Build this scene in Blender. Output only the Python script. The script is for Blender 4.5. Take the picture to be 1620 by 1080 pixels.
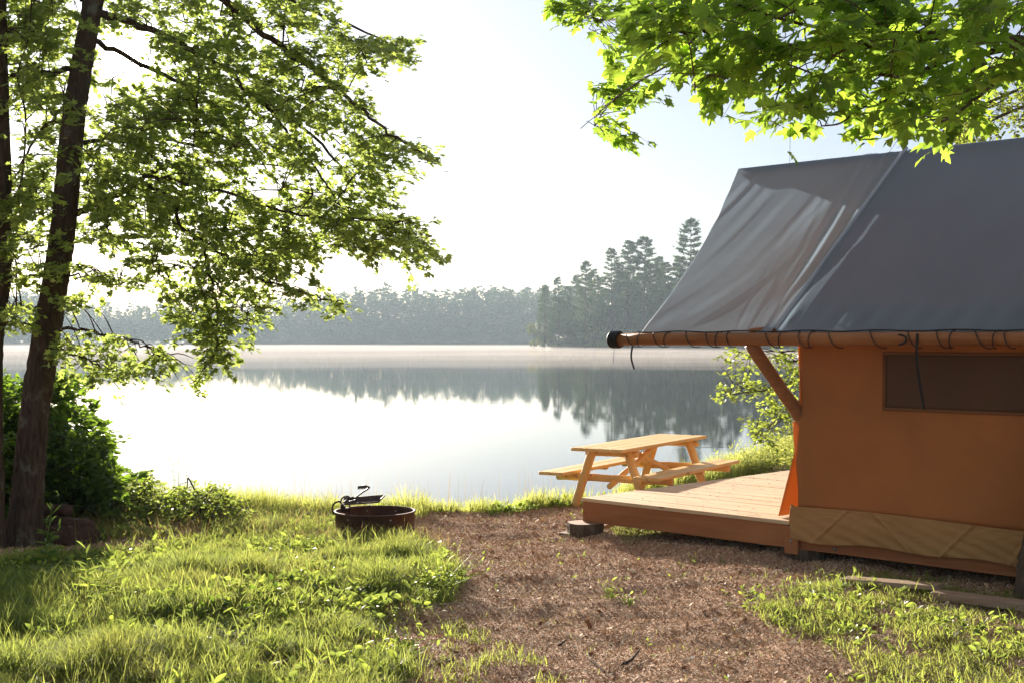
import bpy, math, random
import numpy as np
PI = math.pi
random.seed(7)
R = np.random.default_rng(11)
for o in list(bpy.data.objects):
    bpy.data.objects.remove(o)
SC = bpy.context.scene
COL = SC.collection

# ------------------------------------------------------------------ camera, sky, sun, exposure
F = 2050.0            # focal length in photograph pixels (photo is 1620 wide)
CX, CY = 810.0, 538.0 # principal column and horizon row
CAMZ = 2.45           # camera height above the lake
cam = bpy.data.cameras.new('camera')
camo = bpy.data.objects.new('camera', cam)
COL.objects.link(camo)
camo.location = (0, 0, CAMZ)
camo.rotation_euler = (PI / 2, 0, 0)
cam.sensor_width = 36
cam.lens = F / 1620 * 36
cam.shift_y = -2 / 1620
cam.clip_start = 0.1
cam.clip_end = 5000
SC.camera = camo

SX, SY, SZ = (205 - CX) / F, 1.0, (CY - 88) / F
_l = math.sqrt(SX * SX + SY * SY + SZ * SZ)
SUN = (SX / _l, SY / _l, SZ / _l)
elev = math.asin(SUN[2])
azim = math.atan2(SUN[0], SUN[1])

W = bpy.data.worlds.new('World')
SC.world = W
W.use_nodes = True
nt = W.node_tree
nt.nodes.clear()
out = nt.nodes.new('ShaderNodeOutputWorld')
bg = nt.nodes.new('ShaderNodeBackground')
sky = nt.nodes.new('ShaderNodeTexSky')
sky.sky_type = 'NISHITA'
sky.sun_disc = False
sky.sun_elevation = elev
sky.sun_rotation = azim
sky.air_density = 1.0
sky.dust_density = 1.0
sky.ozone_density = 3.0
SKY_STRENGTH = 0.0195
bg.inputs['Strength'].default_value = SKY_STRENGTH
# misty morning air: the sky itself brightens round the sun
tc = nt.nodes.new('ShaderNodeTexCoord')
dot = nt.nodes.new('ShaderNodeVectorMath'); dot.operation = 'DOT_PRODUCT'
dot.inputs[1].default_value = SUN
nt.links.new(tc.outputs['Generated'], dot.inputs[0])
mx = nt.nodes.new('ShaderNodeMath'); mx.operation = 'MAXIMUM'; mx.inputs[1].default_value = 0
nt.links.new(dot.outputs['Value'], mx.inputs[0])
wb = nt.nodes.new('ShaderNodeVectorMath'); wb.operation = 'MULTIPLY'
wb.inputs[1].default_value = (.88, .98, 1.22)
nt.links.new(sky.outputs['Color'], wb.inputs[0])
veil = nt.nodes.new('ShaderNodeVectorMath'); veil.operation = 'ADD'   # even white veil of the misty sky
veil.inputs[1].default_value = (5.9, 5.9, 5.95)
nt.links.new(wb.outputs[0], veil.inputs[0])
prev = veil.outputs[0]
for power, amp, colr in ((6, .5, (.93, .97, 1)), (300, 8.0, (1, .96, .88)), (9000, 300.0, (1, .93, .78))):
    pw = nt.nodes.new('ShaderNodeMath'); pw.operation = 'POWER'; pw.inputs[1].default_value = power
    nt.links.new(mx.outputs[0], pw.inputs[0])
    sc_ = nt.nodes.new('ShaderNodeVectorMath'); sc_.operation = 'SCALE'
    sc_.inputs[0].default_value = tuple(c * amp for c in colr)
    nt.links.new(pw.outputs[0], sc_.inputs['Scale'])
    ad = nt.nodes.new('ShaderNodeVectorMath'); ad.operation = 'ADD'
    nt.links.new(prev, ad.inputs[0]); nt.links.new(sc_.outputs[0], ad.inputs[1])
    prev = ad.outputs[0]
nt.links.new(prev, bg.inputs['Color'])
nt.links.new(bg.outputs[0], out.inputs['Surface'])

sun = bpy.data.lights.new('sun', 'SUN')
sun.energy = 5.0
sun.angle = math.radians(0.55)
sun.color = (1.0, 0.90, 0.76)
suno = bpy.data.objects.new('sun', sun)
COL.objects.link(suno)
from mathutils import Vector
suno.rotation_euler = Vector(SUN).to_track_quat('Z', 'Y').to_euler()
suno.location = (0, 0, 30)

SC.view_settings.view_transform = 'Standard'
SC.view_settings.look = 'None'
SC.view_settings.exposure = 1.70
SC.view_settings.gamma = 1.0
SC.render.engine = 'CYCLES'
cy = SC.cycles
cy.use_denoising = True
cy.max_bounces = 8
cy.transparent_max_bounces = 8
cy.transmission_bounces = 6
cy.diffuse_bounces = 4
cy.glossy_bounces = 3
cy.volume_bounces = 1
cy.sample_clamp_indirect = 6
cy.volume_step_rate = 1.0

# ------------------------------------------------------------------ helpers
def P(px, py, Y):
    return np.array(((px - CX) / F * Y, Y, CAMZ - (py - CY) / F * Y))

def gy(py):
    return 1.75 / ((py - CY) / F - 0.023)

def G(px, py):
    Y = gy(py)
    return ((px - CX) / F * Y, Y)

ORG = {}
def org(o):
    return np.array(ORG.get(o.name, (0, 0, 0)), dtype=float)

def tag(o, label=None, cat=None, group=None, kind=None):
    if label: o['label'] = label
    if cat: o['category'] = cat
    if group: o['group'] = group
    if kind: o['kind'] = kind
    return o

def thing(name, label, cat, loc, group=None):
    o = bpy.data.objects.new(name, None)
    o.empty_display_size = .2
    COL.objects.link(o)
    o.location = loc
    ORG[o.name] = tuple(loc)
    return tag(o, label, cat, group)

class MB:
    """collects pieces of geometry; build() links them as one mesh object"""
    def __init__(s):
        s.v = []; s.f = []; s.n = 0
    def add(s, v, f):
        v = np.asarray(v, dtype=float).reshape(-1, 3)
        if isinstance(f, np.ndarray):
            s.f.append(f + s.n)
        else:
            by = {}
            for q in f: by.setdefault(len(q), []).append(q)
            for k in by: s.f.append(np.array(by[k]) + s.n)
        s.v.append(v); s.n += len(v)
        return s
    def box(s, c, half, ax=None):
        """box from centre, half sizes and optional 3 axes"""
        ax = np.eye(3) if ax is None else np.array(ax, dtype=float)
        c = np.array(c, dtype=float)
        vs = [c + ax[0] * half[0] * i + ax[1] * half[1] * j + ax[2] * half[2] * k
              for i in (-1, 1) for j in (-1, 1) for k in (-1, 1)]
        return s.add(vs, [(0, 1, 3, 2), (4, 6, 7, 5), (0, 4, 5, 1), (2, 3, 7, 6), (0, 2, 6, 4), (1, 5, 7, 3)])
    def beam(s, a, b, w, h, up=(0, 0, 1), bev=.006):
        """chamfered rectangular bar from a to b"""
        a = np.array(a, float); b = np.array(b, float)
        d = (b - a); L = np.linalg.norm(d); d /= L
        up = np.array(up, float)
        side = np.cross(d, up); side /= np.linalg.norm(side)
        up = np.cross(side, d)
        prof = []
        for sx, sy in ((-1, -1), (1, -1), (1, 1), (-1, 1)):
            for k in (0, 1):
                if (sx * sy > 0) == (k == 0):
                    prof.append((sx * w / 2, sy * (h / 2 - bev)))
                else:
                    prof.append((sx * (w / 2 - bev), sy * h / 2))
        n = 8; vs = []
        for p, ins in ((a, 1), (a + d * bev, 0), (b - d * bev, 0), (b, 1)):
            for x, y in prof:
                k = 1 - ins * bev * 1.5 / max(w, h)
                vs.append(p + side * x * k + up * y * k)
        fs = []
        for r in range(3):
            for i in range(n):
                j = (i + 1) % n
                fs.append((r * n + i, r * n + j, (r + 1) * n + j, (r + 1) * n + i))
        fs.append(tuple(range(n))[::-1]); fs.append(tuple(range(3 * n, 4 * n)))
        return s.add(vs, fs)
    def tube(s, pts, rad, n=8, cap=True, wob=0.0, rng=None):
        pts = np.array(pts, float)
        m = len(pts)
        rad = np.full(m, rad) if np.isscalar(rad) else np.array(rad, float)
        tan = np.gradient(pts, axis=0)
        tan /= np.linalg.norm(tan, axis=1)[:, None] + 1e-12
        ref = np.array((0, 0, 1.0)) if abs(tan[0][2]) < .9 else np.array((1.0, 0, 0))
        vs = []
        nrm = np.cross(tan[0], ref); nrm /= np.linalg.norm(nrm)
        ang = np.arange(n) / n * 2 * PI
        for i in range(m):
            nrm = nrm - tan[i] * np.dot(nrm, tan[i]); nrm /= np.linalg.norm(nrm) + 1e-12
            bi = np.cross(tan[i], nrm)
            r = rad[i] * (1 + (wob * (rng or R).normal(size=n) if wob else 0))
            vs.append(pts[i] + (np.cos(ang) * r)[:, None] * nrm + (np.sin(ang) * r)[:, None] * bi)
        a = np.arange(n); b = (a + 1) % n
        fs = []
        for i in range(m - 1):
            fs.append(np.stack([i * n + a, i * n + b, (i + 1) * n + b, (i + 1) * n + a], 1))
        base = s.n
        s.add(np.concatenate(vs), np.concatenate(fs))
        if cap:
            s.f.append(np.array([list(a[::-1] + base)])); s.f.append(np.array([list(a + base + (m - 1) * n)]))
        return s
    def build(s, name, mat, parent=None, smooth=True, at=None):
        v = np.concatenate(s.v)
        if parent is not None: o0 = org(parent)
        elif at is not None: o0 = np.array(at, float)
        else: o0 = np.array(((v[:, 0].min() + v[:, 0].max()) / 2, (v[:, 1].min() + v[:, 1].max()) / 2, v[:, 2].min()))
        v = v - o0
        me = bpy.data.meshes.new(name)
        loops = np.concatenate([f.ravel() for f in s.f]).astype(np.int32)
        tot = np.concatenate([np.full(len(f), f.shape[1]) for f in s.f]).astype(np.int32)
        start = (np.cumsum(tot) - tot).astype(np.int32)
        me.vertices.add(len(v)); me.loops.add(len(loops)); me.polygons.add(len(tot))
        me.vertices.foreach_set('co', v.astype(np.float32).ravel())
        me.loops.foreach_set('vertex_index', loops)
        me.polygons.foreach_set('loop_start', start)
        me.polygons.foreach_set('loop_total', tot)
        me.polygons.foreach_set('use_smooth', np.full(len(tot), bool(smooth)))
        me.update(calc_edges=True); me.validate()
        if mat: me.materials.append(mat)
        o = bpy.data.objects.new(name, me)
        COL.objects.link(o)
        if parent is not None:
            o.parent = parent
        else:
            o.location = o0
        ORG[o.name] = tuple(o0)
        return o

def vn(x, y, seed=0):
    """smooth 2-D value noise 0..1"""
    x = np.asarray(x, float); y = np.asarray(y, float)
    xi = np.floor(x); yi = np.floor(y); fx = x - xi; fy = y - yi
    fx = fx * fx * (3 - 2 * fx); fy = fy * fy * (3 - 2 * fy)
    def h(a, b):
        t = np.sin(a * 127.1 + b * 311.7 + seed * 74.7) * 43758.5453
        return t - np.floor(t)
    return (h(xi, yi) * (1 - fx) + h(xi + 1, yi) * fx) * (1 - fy) + (h(xi, yi + 1) * (1 - fx) + h(xi + 1, yi + 1) * fx) * fy

def fbm(x, y, seed=0, o=3):
    s = 0; a = .5
    for k in range(o):
        s = s + a * vn(x * 2 ** k, y * 2 ** k, seed + k); a *= .5
    return s / (1 - .5 ** o)

def inpoly(x, y, poly):
    x = np.asarray(x); y = np.asarray(y)
    c = np.zeros(x.shape, bool); n = len(poly)
    for i in range(n):
        x1, y1 = poly[i]; x2, y2 = poly[(i + 1) % n]
        if y1 == y2: continue
        c ^= ((y1 > y) != (y2 > y)) & (x < (x2 - x1) * (y - y1) / (y2 - y1) + x1)
    return c

def sstep(a, b, x):
    t = np.clip((x - a) / (b - a), 0, 1)
    return t * t * (3 - 2 * t)

def catmull(pts, k=6):
    pts = np.array(pts, float)
    if len(pts) < 3:
        t = np.linspace(0, 1, k + 1)[:, None]
        return pts[0] * (1 - t) + pts[-1] * t
    p = np.vstack([2 * pts[0] - pts[1], pts, 2 * pts[-1] - pts[-2]])
    o = []
    for i in range(1, len(p) - 2):
        for t in np.arange(k) / k:
            o.append(.5 * (2 * p[i] + (p[i + 1] - p[i - 1]) * t + (2 * p[i - 1] - 5 * p[i] + 4 * p[i + 1] - p[i + 2]) * t * t
                           + (3 * p[i] - p[i - 1] - 3 * p[i + 1] + p[i + 2]) * t ** 3))
    o.append(pts[-1])
    return np.array(o)

# ------------------------------------------------------------------ materials
class NM:
    def __init__(s, name):
        s.m = bpy.data.materials.new(name); s.m.use_nodes = True
        s.t = s.m.node_tree; s.t.nodes.clear()
        s.out = s.n('ShaderNodeOutputMaterial')
    def n(s, k, **kw):
        x = s.t.nodes.new(k)
        for a, b in kw.items():
            if a in x.inputs: x.inputs[a].default_value = b
            else: setattr(x, a, b)
        return x
    def l(s, a, b): s.t.links.new(a, b)
    def coord(s, scale=(1, 1, 1), rot=(0, 0, 0), kind='Object'):
        c = s.n('ShaderNodeTexCoord'); m = s.n('ShaderNodeMapping')
        m.inputs['Scale'].default_value = scale; m.inputs['Rotation'].default_value = rot
        s.l(c.outputs[kind], m.inputs[0]); return m.outputs[0]
    def noise(s, vec, scale, detail=4, rough=.6, dist=0):
        n = s.n('ShaderNodeTexNoise')
        n.inputs['Scale'].default_value = scale; n.inputs['Detail'].default_value = detail
        n.inputs['Roughness'].default_value = rough; n.inputs['Distortion'].default_value = dist
        if vec is not None: s.l(vec, n.inputs['Vector'])
        return n.outputs['Fac']
    def ramp(s, fac, stops):
        r = s.n('ShaderNodeValToRGB'); e = r.color_ramp.elements
        while len(e) < len(stops): e.new(.5)
        for k, (p, c) in enumerate(stops):
            e[k].position = p; e[k].color = (*c, 1) if len(c) == 3 else c
        s.l(fac, r.inputs[0]); return r.outputs[0]
    def mix(s, fac, a, b, mode='MIX'):
        m = s.n('ShaderNodeMix'); m.data_type = 'RGBA'; m.blend_type = mode
        for sock, v in ((m.inputs[0], fac), (m.inputs[6], a), (m.inputs[7], b)):
            if isinstance(v, (int, float)): sock.default_value = v
            elif isinstance(v, tuple): sock.default_value = (*v, 1)
            else: s.l(v, sock)
        return m.outputs[2]
    def bump(s, h, strength, dist=.01):
        b = s.n('ShaderNodeBump'); b.inputs['Strength'].default_value = strength; b.inputs['Distance'].default_value = dist
        s.l(h, b.inputs['Height']); return b.outputs[0]
    def bsdf(s, col, rough=.6, normal=None, spec=.5, metal=0.0, **kw):
        p = s.n('ShaderNodeBsdfPrincipled')
        for k, v in (('Base Color', col), ('Roughness', rough)):
            if isinstance(v, tuple): p.inputs[k].default_value = (*v, 1)
            elif isinstance(v, (int, float)): p.inputs[k].default_value = v
            else: s.l(v, p.inputs[k])
        p.inputs['Specular IOR Level'].default_value = spec
        p.inputs['Metallic'].default_value = metal
        if normal is not None: s.l(normal, p.inputs['Normal'])
        return p.outputs[0]
    def fin(s, sh): s.l(sh, s.out.inputs['Surface']); return s.m

def leaf_mat(name, refl, trans, spread=.35, tfac=.5, rough=.45, spec=.3, patch=None):
    """thin leaves: reflect dark green, glow yellow-green when lit from behind; every leaf a little different"""
    k = NM(name)
    g = k.n('ShaderNodeNewGeometry')
    rnd = g.outputs['Random Per Island']
    lo = tuple(c * (1 - spread) for c in refl); hi = tuple(min(1, c * (1 + spread)) for c in refl)
    hi = (hi[0] * 1.25, hi[1], hi[2])
    c1 = k.ramp(rnd, [(0, lo), (.55, refl), (1, hi)])
    lo = tuple(c * (1 - spread) for c in trans); hi = (min(1, trans[0] * (1 + spread * 1.2)), min(1, trans[1] * (1 + spread)), trans[2])
    c2 = k.ramp(rnd, [(0, lo), (.5, trans), (1, hi)])
    if patch is not None:
        pf = k.ramp(k.noise(k.coord(), patch[0], 3, .6), [(.38, (0, 0, 0)), (.68, (1, 1, 1))])
        c1 = k.mix(pf, c1, patch[1]); c2 = k.mix(pf, c2, patch[2])
    b = k.bsdf(c1, rough, spec=spec)
    t = k.n('ShaderNodeBsdfTranslucent'); k.l(c2, t.inputs[0])
    m = k.n('ShaderNodeMixShader'); m.inputs[0].default_value = tfac
    k.l(b, m.inputs[1]); k.l(t.outputs[0], m.inputs[2])
    return k.fin(m.outputs[0])

M = {}
M['maple'] = leaf_mat('maple_leaf', (.085, .13, .04), (.46, .58, .13), tfac=.54)
M['maple_near'] = leaf_mat('near_maple_leaf', (.07, .145, .035), (.43, .64, .07), tfac=.56)
M['shore_leaf'] = leaf_mat('shore_tree_leaf', (.07, .11, .025), (.42, .52, .08))
M['shrub_leaf'] = leaf_mat('shrub_leaf', (.035, .075, .018), (.26, .42, .04), tfac=.4)
M['grass'] = leaf_mat('grass_blade', (.085, .135, .035), (.40, .48, .11), spread=.4, tfac=.5, rough=.75, spec=.08, patch=(1.1, (.125, .15, .04), (.52, .54, .12)))
M['drygrass'] = leaf_mat('dry_grass_blade', (.20, .14, .07), (.42, .31, .13), tfac=.4, rough=.9, spec=.05)
M['weed'] = leaf_mat('weed_leaf', (.065, .115, .025), (.40, .50, .09), tfac=.5)
M['shoregrass'] = leaf_mat('shore_grass_blade', (.14, .18, .05), (.62, .66, .17), tfac=.5, rough=.8, spec=.08)

def needle_mat(name, c, tr):
    k = NM(name)
    g = k.n('ShaderNodeNewGeometry')
    c1 = k.ramp(g.outputs['Random Per Island'], [(0, tuple(x * .75 for x in c)), (1, tuple(x * 1.3 for x in c))])
    b = k.bsdf(c1, .7, spec=.2)
    t = k.n('ShaderNodeBsdfTranslucent'); t.inputs[0].default_value = (*tr, 1)
    m = k.n('ShaderNodeMixShader'); m.inputs[0].default_value = .22
    k.l(b, m.inputs[1]); k.l(t.outputs[0], m.inputs[2])
    return k.fin(m.outputs[0])
M['pine'] = needle_mat('pine_needles', (.05, .095, .032), (.14, .22, .05))
M['farleaf'] = needle_mat('far_foliage', (.045, .085, .03), (.08, .13, .04))
M['bushleaf'] = needle_mat('bright_bush_foliage', (.10, .13, .04), (.40, .42, .10))

def bark_mat(name, c0, c1, lich=None, scale=1.0):
    k = NM(name)
    v = k.coord((18 * scale, 18 * scale, 3.0 * scale))
    n1 = k.noise(v, 1.6, 8, .65, .6)
    col = k.ramp(n1, [(.3, c0), (.7, c1)])
    v2 = k.coord((2.2, 2.2, 1.4))
    if lich:
        n2 = k.noise(v2, 2.6, 6, .7)
        f = k.ramp(n2, [(.56, (0, 0, 0)), (.66, (1, 1, 1))])
        col = k.mix(f, col, lich)
    nr = k.bump(n1, .9, .03)
    return k.fin(k.bsdf(col, .95, nr, spec=.05))
M['bark'] = bark_mat('maple_bark', (.035, .025, .019), (.12, .085, .065), (.15, .15, .11))
M['bark_grey'] = bark_mat('grey_bark', (.06, .042, .03), (.17, .12, .085), (.18, .17, .11))
M['twig'] = bark_mat('twig_bark', (.04, .028, .022), (.10, .07, .055))
M['pinebark'] = bark_mat('pine_bark', (.06, .045, .035), (.12, .09, .07), scale=.1)

def wood_mat(name, a, b, c, scale=1.0, rough=.55, axis=(1, 0, 0), knots=True, spec=.35):
    """timber: stretched grain along local axis given by rotation"""
    k = NM(name)
    ang = math.atan2(axis[1], axis[0])
    cc = k.n('ShaderNodeTexCoord'); r = k.n('ShaderNodeVectorRotate'); r.rotation_type = 'Z_AXIS'
    r.inputs['Angle'].default_value = -ang
    k.l(cc.outputs['Object'], r.inputs['Vector'])
    mp = k.n('ShaderNodeMapping'); mp.inputs['Scale'].default_value = (1.2 * scale, 16 * scale, 16 * scale)
    k.l(r.outputs[0], mp.inputs[0])
    n1 = k.noise(mp.outputs[0], 2.2, 6, .6, .4)
    mp2 = k.n('ShaderNodeMapping'); mp2.inputs['Scale'].default_value = (.7 * scale, 3 * scale, 3 * scale)
    k.l(r.outputs[0], mp2.inputs[0])
    n2 = k.noise(mp2.outputs[0], 1.7, 3, .5, .2)
    col = k.ramp(n1, [(.3, a), (.5, b), (.72, c)])
    col = k.mix(.45, col, k.ramp(n2, [(.3, a), (.7, c)]), 'MIX')
    if knots:
        vo = k.n('ShaderNodeTexVoronoi'); vo.inputs['Scale'].default_value = 1.0
        mp3 = k.n('ShaderNodeMapping'); mp3.inputs['Scale'].default_value = (2.0 * scale, 6.5 * scale, 6.5 * scale)
        k.l(r.outputs[0], mp3.inputs[0]); k.l(mp3.outputs[0], vo.inputs['Vector'])
        kf = k.ramp(vo.outputs['Distance'], [(.06, (1, 1, 1)), (.12, (0, 0, 0))])
        col = k.mix(kf, col, tuple(x * .35 for x in a))
    nr = k.bump(n1, .35, .004)
    return k.fin(k.bsdf(col, rough, nr, spec=spec))
UX, UY = .716, -.698      # direction of the tent's long side (towards the right of the photo)
VX, VY = .698, .716       # direction across the tent, away from the camera
TLX, TLY = .5, .866       # long axis of the picnic table
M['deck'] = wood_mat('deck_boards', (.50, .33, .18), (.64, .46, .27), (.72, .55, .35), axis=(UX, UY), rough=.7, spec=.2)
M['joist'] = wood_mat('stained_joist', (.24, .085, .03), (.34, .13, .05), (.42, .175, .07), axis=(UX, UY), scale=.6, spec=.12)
M['pinewood'] = wood_mat('varnished_pine', (.62, .36, .10), (.76, .48, .17), (.84, .58, .26), axis=(TLX, TLY), rough=.5, spec=.2)
M['pole'] = wood_mat('peeled_pole', (.18, .07, .026), (.28, .11, .042), (.36, .16, .065), axis=(UX, UY), scale=.8, rough=.6, spec=.15)
M['plank'] = wood_mat('weathered_plank', (.22, .13, .08), (.33, .22, .14), (.42, .29, .2), axis=(.9, -.4))
M['rotwood'] = wood_mat('rotten_log', (.025, .014, .01), (.065, .03, .02), (.10, .048, .032), axis=(.95, .2), scale=1.6, rough=.85, knots=False)
k = NM('cut_wood'); v = k.coord((1, 1, 1)); w = k.n('ShaderNodeTexWave'); w.wave_type = 'RINGS'; w.rings_direction = 'Z'
w.inputs['Scale'].default_value = 18; w.inputs['Distortion'].default_value = 2; k.l(v, w.inputs['Vector'])
M['cutwood'] = k.fin(k.bsdf(k.ramp(w.outputs[0], [(0, (.26, .14, .08)), (1, (.42, .25, .14))]), .7))

def canvas_mat(name, refl, trans, tfac, weave=260, rough=.8, spec=.2, sheen=0, blot=.15, wrinkle=0.0, wv=(1, 1, 1)):
    k = NM(name)
    v = k.coord((1, 1, 1))
    n1 = k.noise(v, 1.3, 4, .55)
    c1 = k.mix(1.0, refl, k.ramp(n1, [(.2, (1 - blot,) * 3), (.8, (1 + blot,) * 3)]), 'MULTIPLY')
    c2 = k.mix(1.0, trans, k.ramp(n1, [(.2, (1 - blot,) * 3), (.8, (1,) * 3)]), 'MULTIPLY')
    n2 = k.noise(v, weave, 2, .5)
    h = n2
    nr = k.bump(n2, .25, .002)
    if wrinkle:
        n3 = k.noise(k.coord(wv), 2.0, 5, .55, 1.2)
        b2 = k.n('ShaderNodeBump'); b2.inputs['Strength'].default_value = wrinkle; b2.inputs['Distance'].default_value = .05
        k.l(n3, b2.inputs['Height']); k.l(nr, b2.inputs['Normal']); nr = b2.outputs[0]
    b = k.bsdf(c1, rough, nr, spec=spec)
    t = k.n('ShaderNodeBsdfTranslucent'); k.l(c2, t.inputs[0]); k.l(nr, t.inputs['Normal'])
    m = k.n('ShaderNodeMixShader'); m.inputs[0].default_value = tfac
    k.l(b, m.inputs[1]); k.l(t.outputs[0], m.inputs[2])
    return k.fin(m.outputs[0])
M['fly'] = canvas_mat('grey_fly', (.165, .187, .20), (.66, .76, .86), .46, rough=.42, spec=.5, blot=.08, wrinkle=.12)
M['canvas'] = canvas_mat('orange_canvas', (.53, .235, .08), (.66, .28, .08), .45, wrinkle=.25, blot=.22, wv=(1, 1, .6))
M['skirt'] = canvas_mat('tan_groundsheet', (.44, .235, .09), (.40, .23, .09), .15, wrinkle=.8, wv=(1, 1, 1.5))
M['mesh_window'] = canvas_mat('insect_mesh', (.13, .068, .04), (.16, .07, .04), .2, weave=400)
M['hem'] = canvas_mat('canvas_hem', (.24, .10, .04), (.30, .12, .04), .2)
k = NM('black_webbing'); M['black'] = k.fin(k.bsdf((.012, .012, .012), .6, spec=.3))
k = NM('black_rope'); M['rope'] = k.fin(k.bsdf((.02, .018, .016), .7, spec=.3))
k = NM('rusty_steel'); v = k.coord((1, 1, 1)); n1 = k.noise(v, 9, 8, .7); n2 = k.noise(v, 60, 4, .6)
col = k.ramp(n1, [(.3, (.055, .028, .02)), (.55, (.13, .055, .03)), (.75, (.24, .10, .05))])
M['rust'] = k.fin(k.bsdf(col, .75, k.bump(n2, .4, .004), spec=.4, metal=.35))
k = NM('black_iron'); v = k.coord(); n1 = k.noise(v, 30, 5, .6)
M['iron'] = k.fin(k.bsdf(k.ramp(n1, [(.3, (.03, .022, .02)), (.7, (.11, .06, .05))]), .55, k.bump(n1, .3, .003), spec=.5, metal=.5))
k = NM('galvanised'); M['bolt'] = k.fin(k.bsdf((.35, .33, .30), .4, metal=.9))
k = NM('ash'); n1 = k.noise(k.coord(), 12, 5); M['ash'] = k.fin(k.bsdf(k.ramp(n1, [(.3, (.015, .013, .012)), (.7, (.10, .09, .08))]), .95))

# ground: needle duff, bare soil and turf thatch, blended by a real cover mask carried by the mesh
k = NM('ground'); v = k.coord()
at = k.n('ShaderNodeAttribute'); at.attribute_name = 'cover'
n1 = k.noise(v, 1.1, 5, .6); n2 = k.noise(v, 38, 6, .75); n3 = k.noise(v, 8, 5, .65)
duff = k.ramp(n2, [(.25, (.13, .07, .04)), (.5, (.40, .235, .145)), (.75, (.62, .41, .27))])
duff = k.mix(k.ramp(n3, [(.35, (0,) * 3), (.7, (.5,) * 3)]), duff, (.50, .31, .20))
turf = k.ramp(n2, [(.3, (.05, .045, .02)), (.7, (.14, .13, .05))])
col = k.mix(at.outputs['Fac'], duff, turf)
vo = k.n('ShaderNodeTexVoronoi'); vo.inputs['Scale'].default_value = 55; k.l(v, vo.inputs['Vector'])
hm = k.n('ShaderNodeMath', operation='ADD'); k.l(n2, hm.inputs[0]); k.l(vo.outputs['Distance'], hm.inputs[1])
M['ground'] = k.fin(k.bsdf(col, .95, k.bump(hm.outputs[0], .8, .02), spec=.15))
k = NM('mulch_chip'); g = k.n('ShaderNodeNewGeometry')
M['chip'] = k.fin(k.bsdf(k.ramp(g.outputs['Random Per Island'], [(0, (.14, .07, .038)), (.4, (.44, .27, .155)), (.8, (.66, .46, .29)), (1, (.85, .73, .55))]), .8, spec=.15))
k = NM('far_bank'); n1 = k.noise(k.coord(), .5, 4)
M['farland'] = k.fin(k.bsdf(k.ramp(n1, [(.3, (.04, .045, .025)), (.7, (.10, .10, .05))]), .9, spec=.1))
# lake
k = NM('lake_water')
v1 = k.coord((.55, 1.5, 1)); v2 = k.coord((3.0, 6.0, 1)); v3 = k.coord((.012, .05, 1))
a1 = k.noise(v1, 1.0, 3, .5); a2 = k.noise(v2, 1.0, 3, .5); pat = k.ramp(k.noise(v3, 1.0, 3, .5), [(.35, (.15,) * 3), (.7, (1,) * 3)])
s1 = k.n('ShaderNodeMath', operation='MULTIPLY'); k.l(a2, s1.inputs[0]); s1.inputs[1].default_value = .35
s2 = k.n('ShaderNodeMath', operation='ADD'); k.l(a1, s2.inputs[0]); k.l(s1.outputs[0], s2.inputs[1])
s3 = k.n('ShaderNodeMath', operation='MULTIPLY'); k.l(s2.outputs[0], s3.inputs[0]); k.l(pat, s3.inputs[1])
M['water'] = k.fin(k.bsdf((.012, .016, .016), .02, k.bump(s3.outputs[0], .05, .03), spec=.5))
M['water'].node_tree.nodes['Principled BSDF'].inputs['IOR'].default_value = 1.333

# ------------------------------------------------------------------ terrain, lake, far shores
def yshore(x):
    return np.interp(x, [-60, -12, -6, -3, 0, 1, 2.2, 3.5, 5, 7, 11, 18, 60], [30, 17.6, 17.0, 16.7, 16.9, 18.0, 20.0, 22.0, 25.5, 31, 44, 70, 200]) \
        + .25 * (fbm(np.asarray(x) * 1.3, np.asarray(x) * 0 + 3, 5) - .5)

def gz(x, y):
    """height of the near ground"""
    x = np.asarray(x, float); y = np.asarray(y, float)
    base = CAMZ - (1.75 + .023 * y)
    base = base + .10 * (fbm(x * .8, y * .8, 2) - .5) + .045 * (fbm(x * 4, y * 4, 9) - .5) + .05 * (fbm(x * 1.5, y * 3, 29) - .5)
    base = base + .07 * np.exp(-((x + 3.6) ** 2 + (y - 15.0) ** 2) / .8) + .10 * np.exp(-((x + 2.2) ** 2 / 1.8 + (y - 10.5) ** 2 / 3))
    d = yshore(x) - y
    k = sstep(-.15, 1.1, d)
    return base * k - .9 * (1 - sstep(-3.0, .1, d))

GRASS_L = [G(*p) for p in [(-200, 1180), (-120, 930), (60, 884), (230, 880), (330, 856), (430, 812), (525, 808), (530, 842), (640, 852), (695, 880), (738, 925), (700, 965), (610, 975), (585, 1020), (620, 1090), (620, 1300), (-200, 1300)]]
GRASS_R = [G(*p) for p in [(1225, 945), (1260, 915), (1340, 905), (1500, 922), (1700, 945), (1900, 1000), (1900, 1300), (1330, 1300), (1330, 1060), (1300, 1010), (1215, 985)]]
TENT_A = np.array((.754, 13.8))
def tuv(t, q):
    return TENT_A[0] + UX * t + VX * q, TENT_A[1] + UY * t + VY * q

xs = np.concatenate([np.linspace(-80, -14, 18)[:-1], np.linspace(-14, -6.5, 40)[:-1], np.arange(-6.5, 7.5, .075), np.linspace(7.5, 14, 30)[1:], np.linspace(14, 60, 18)[1:]])
ys = np.concatenate([np.linspace(-70, -2, 16)[:-1], np.linspace(-2, 6, 30)[:-1], np.arange(6, 26, .075), np.linspace(26, 60, 60)[1:], np.linspace(60, 200, 20)[1:]])
gx, gyy = np.meshgrid(xs, ys)
nx, ny = len(xs), len(ys)
vz = gz(gx, gyy)
ii = (np.arange(ny - 1)[:, None] * nx + np.arange(nx - 1)[None, :]).ravel()
fc = np.stack([ii, ii + 1, ii + nx + 1, ii + nx], 1)
mb = MB(); mb.add(np.stack([gx.ravel(), gyy.ravel(), vz.ravel()], 1), fc)
ground = mb.build('ground', M['ground'], at=(0, 0, 0))
tag(ground, kind='structure')
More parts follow.
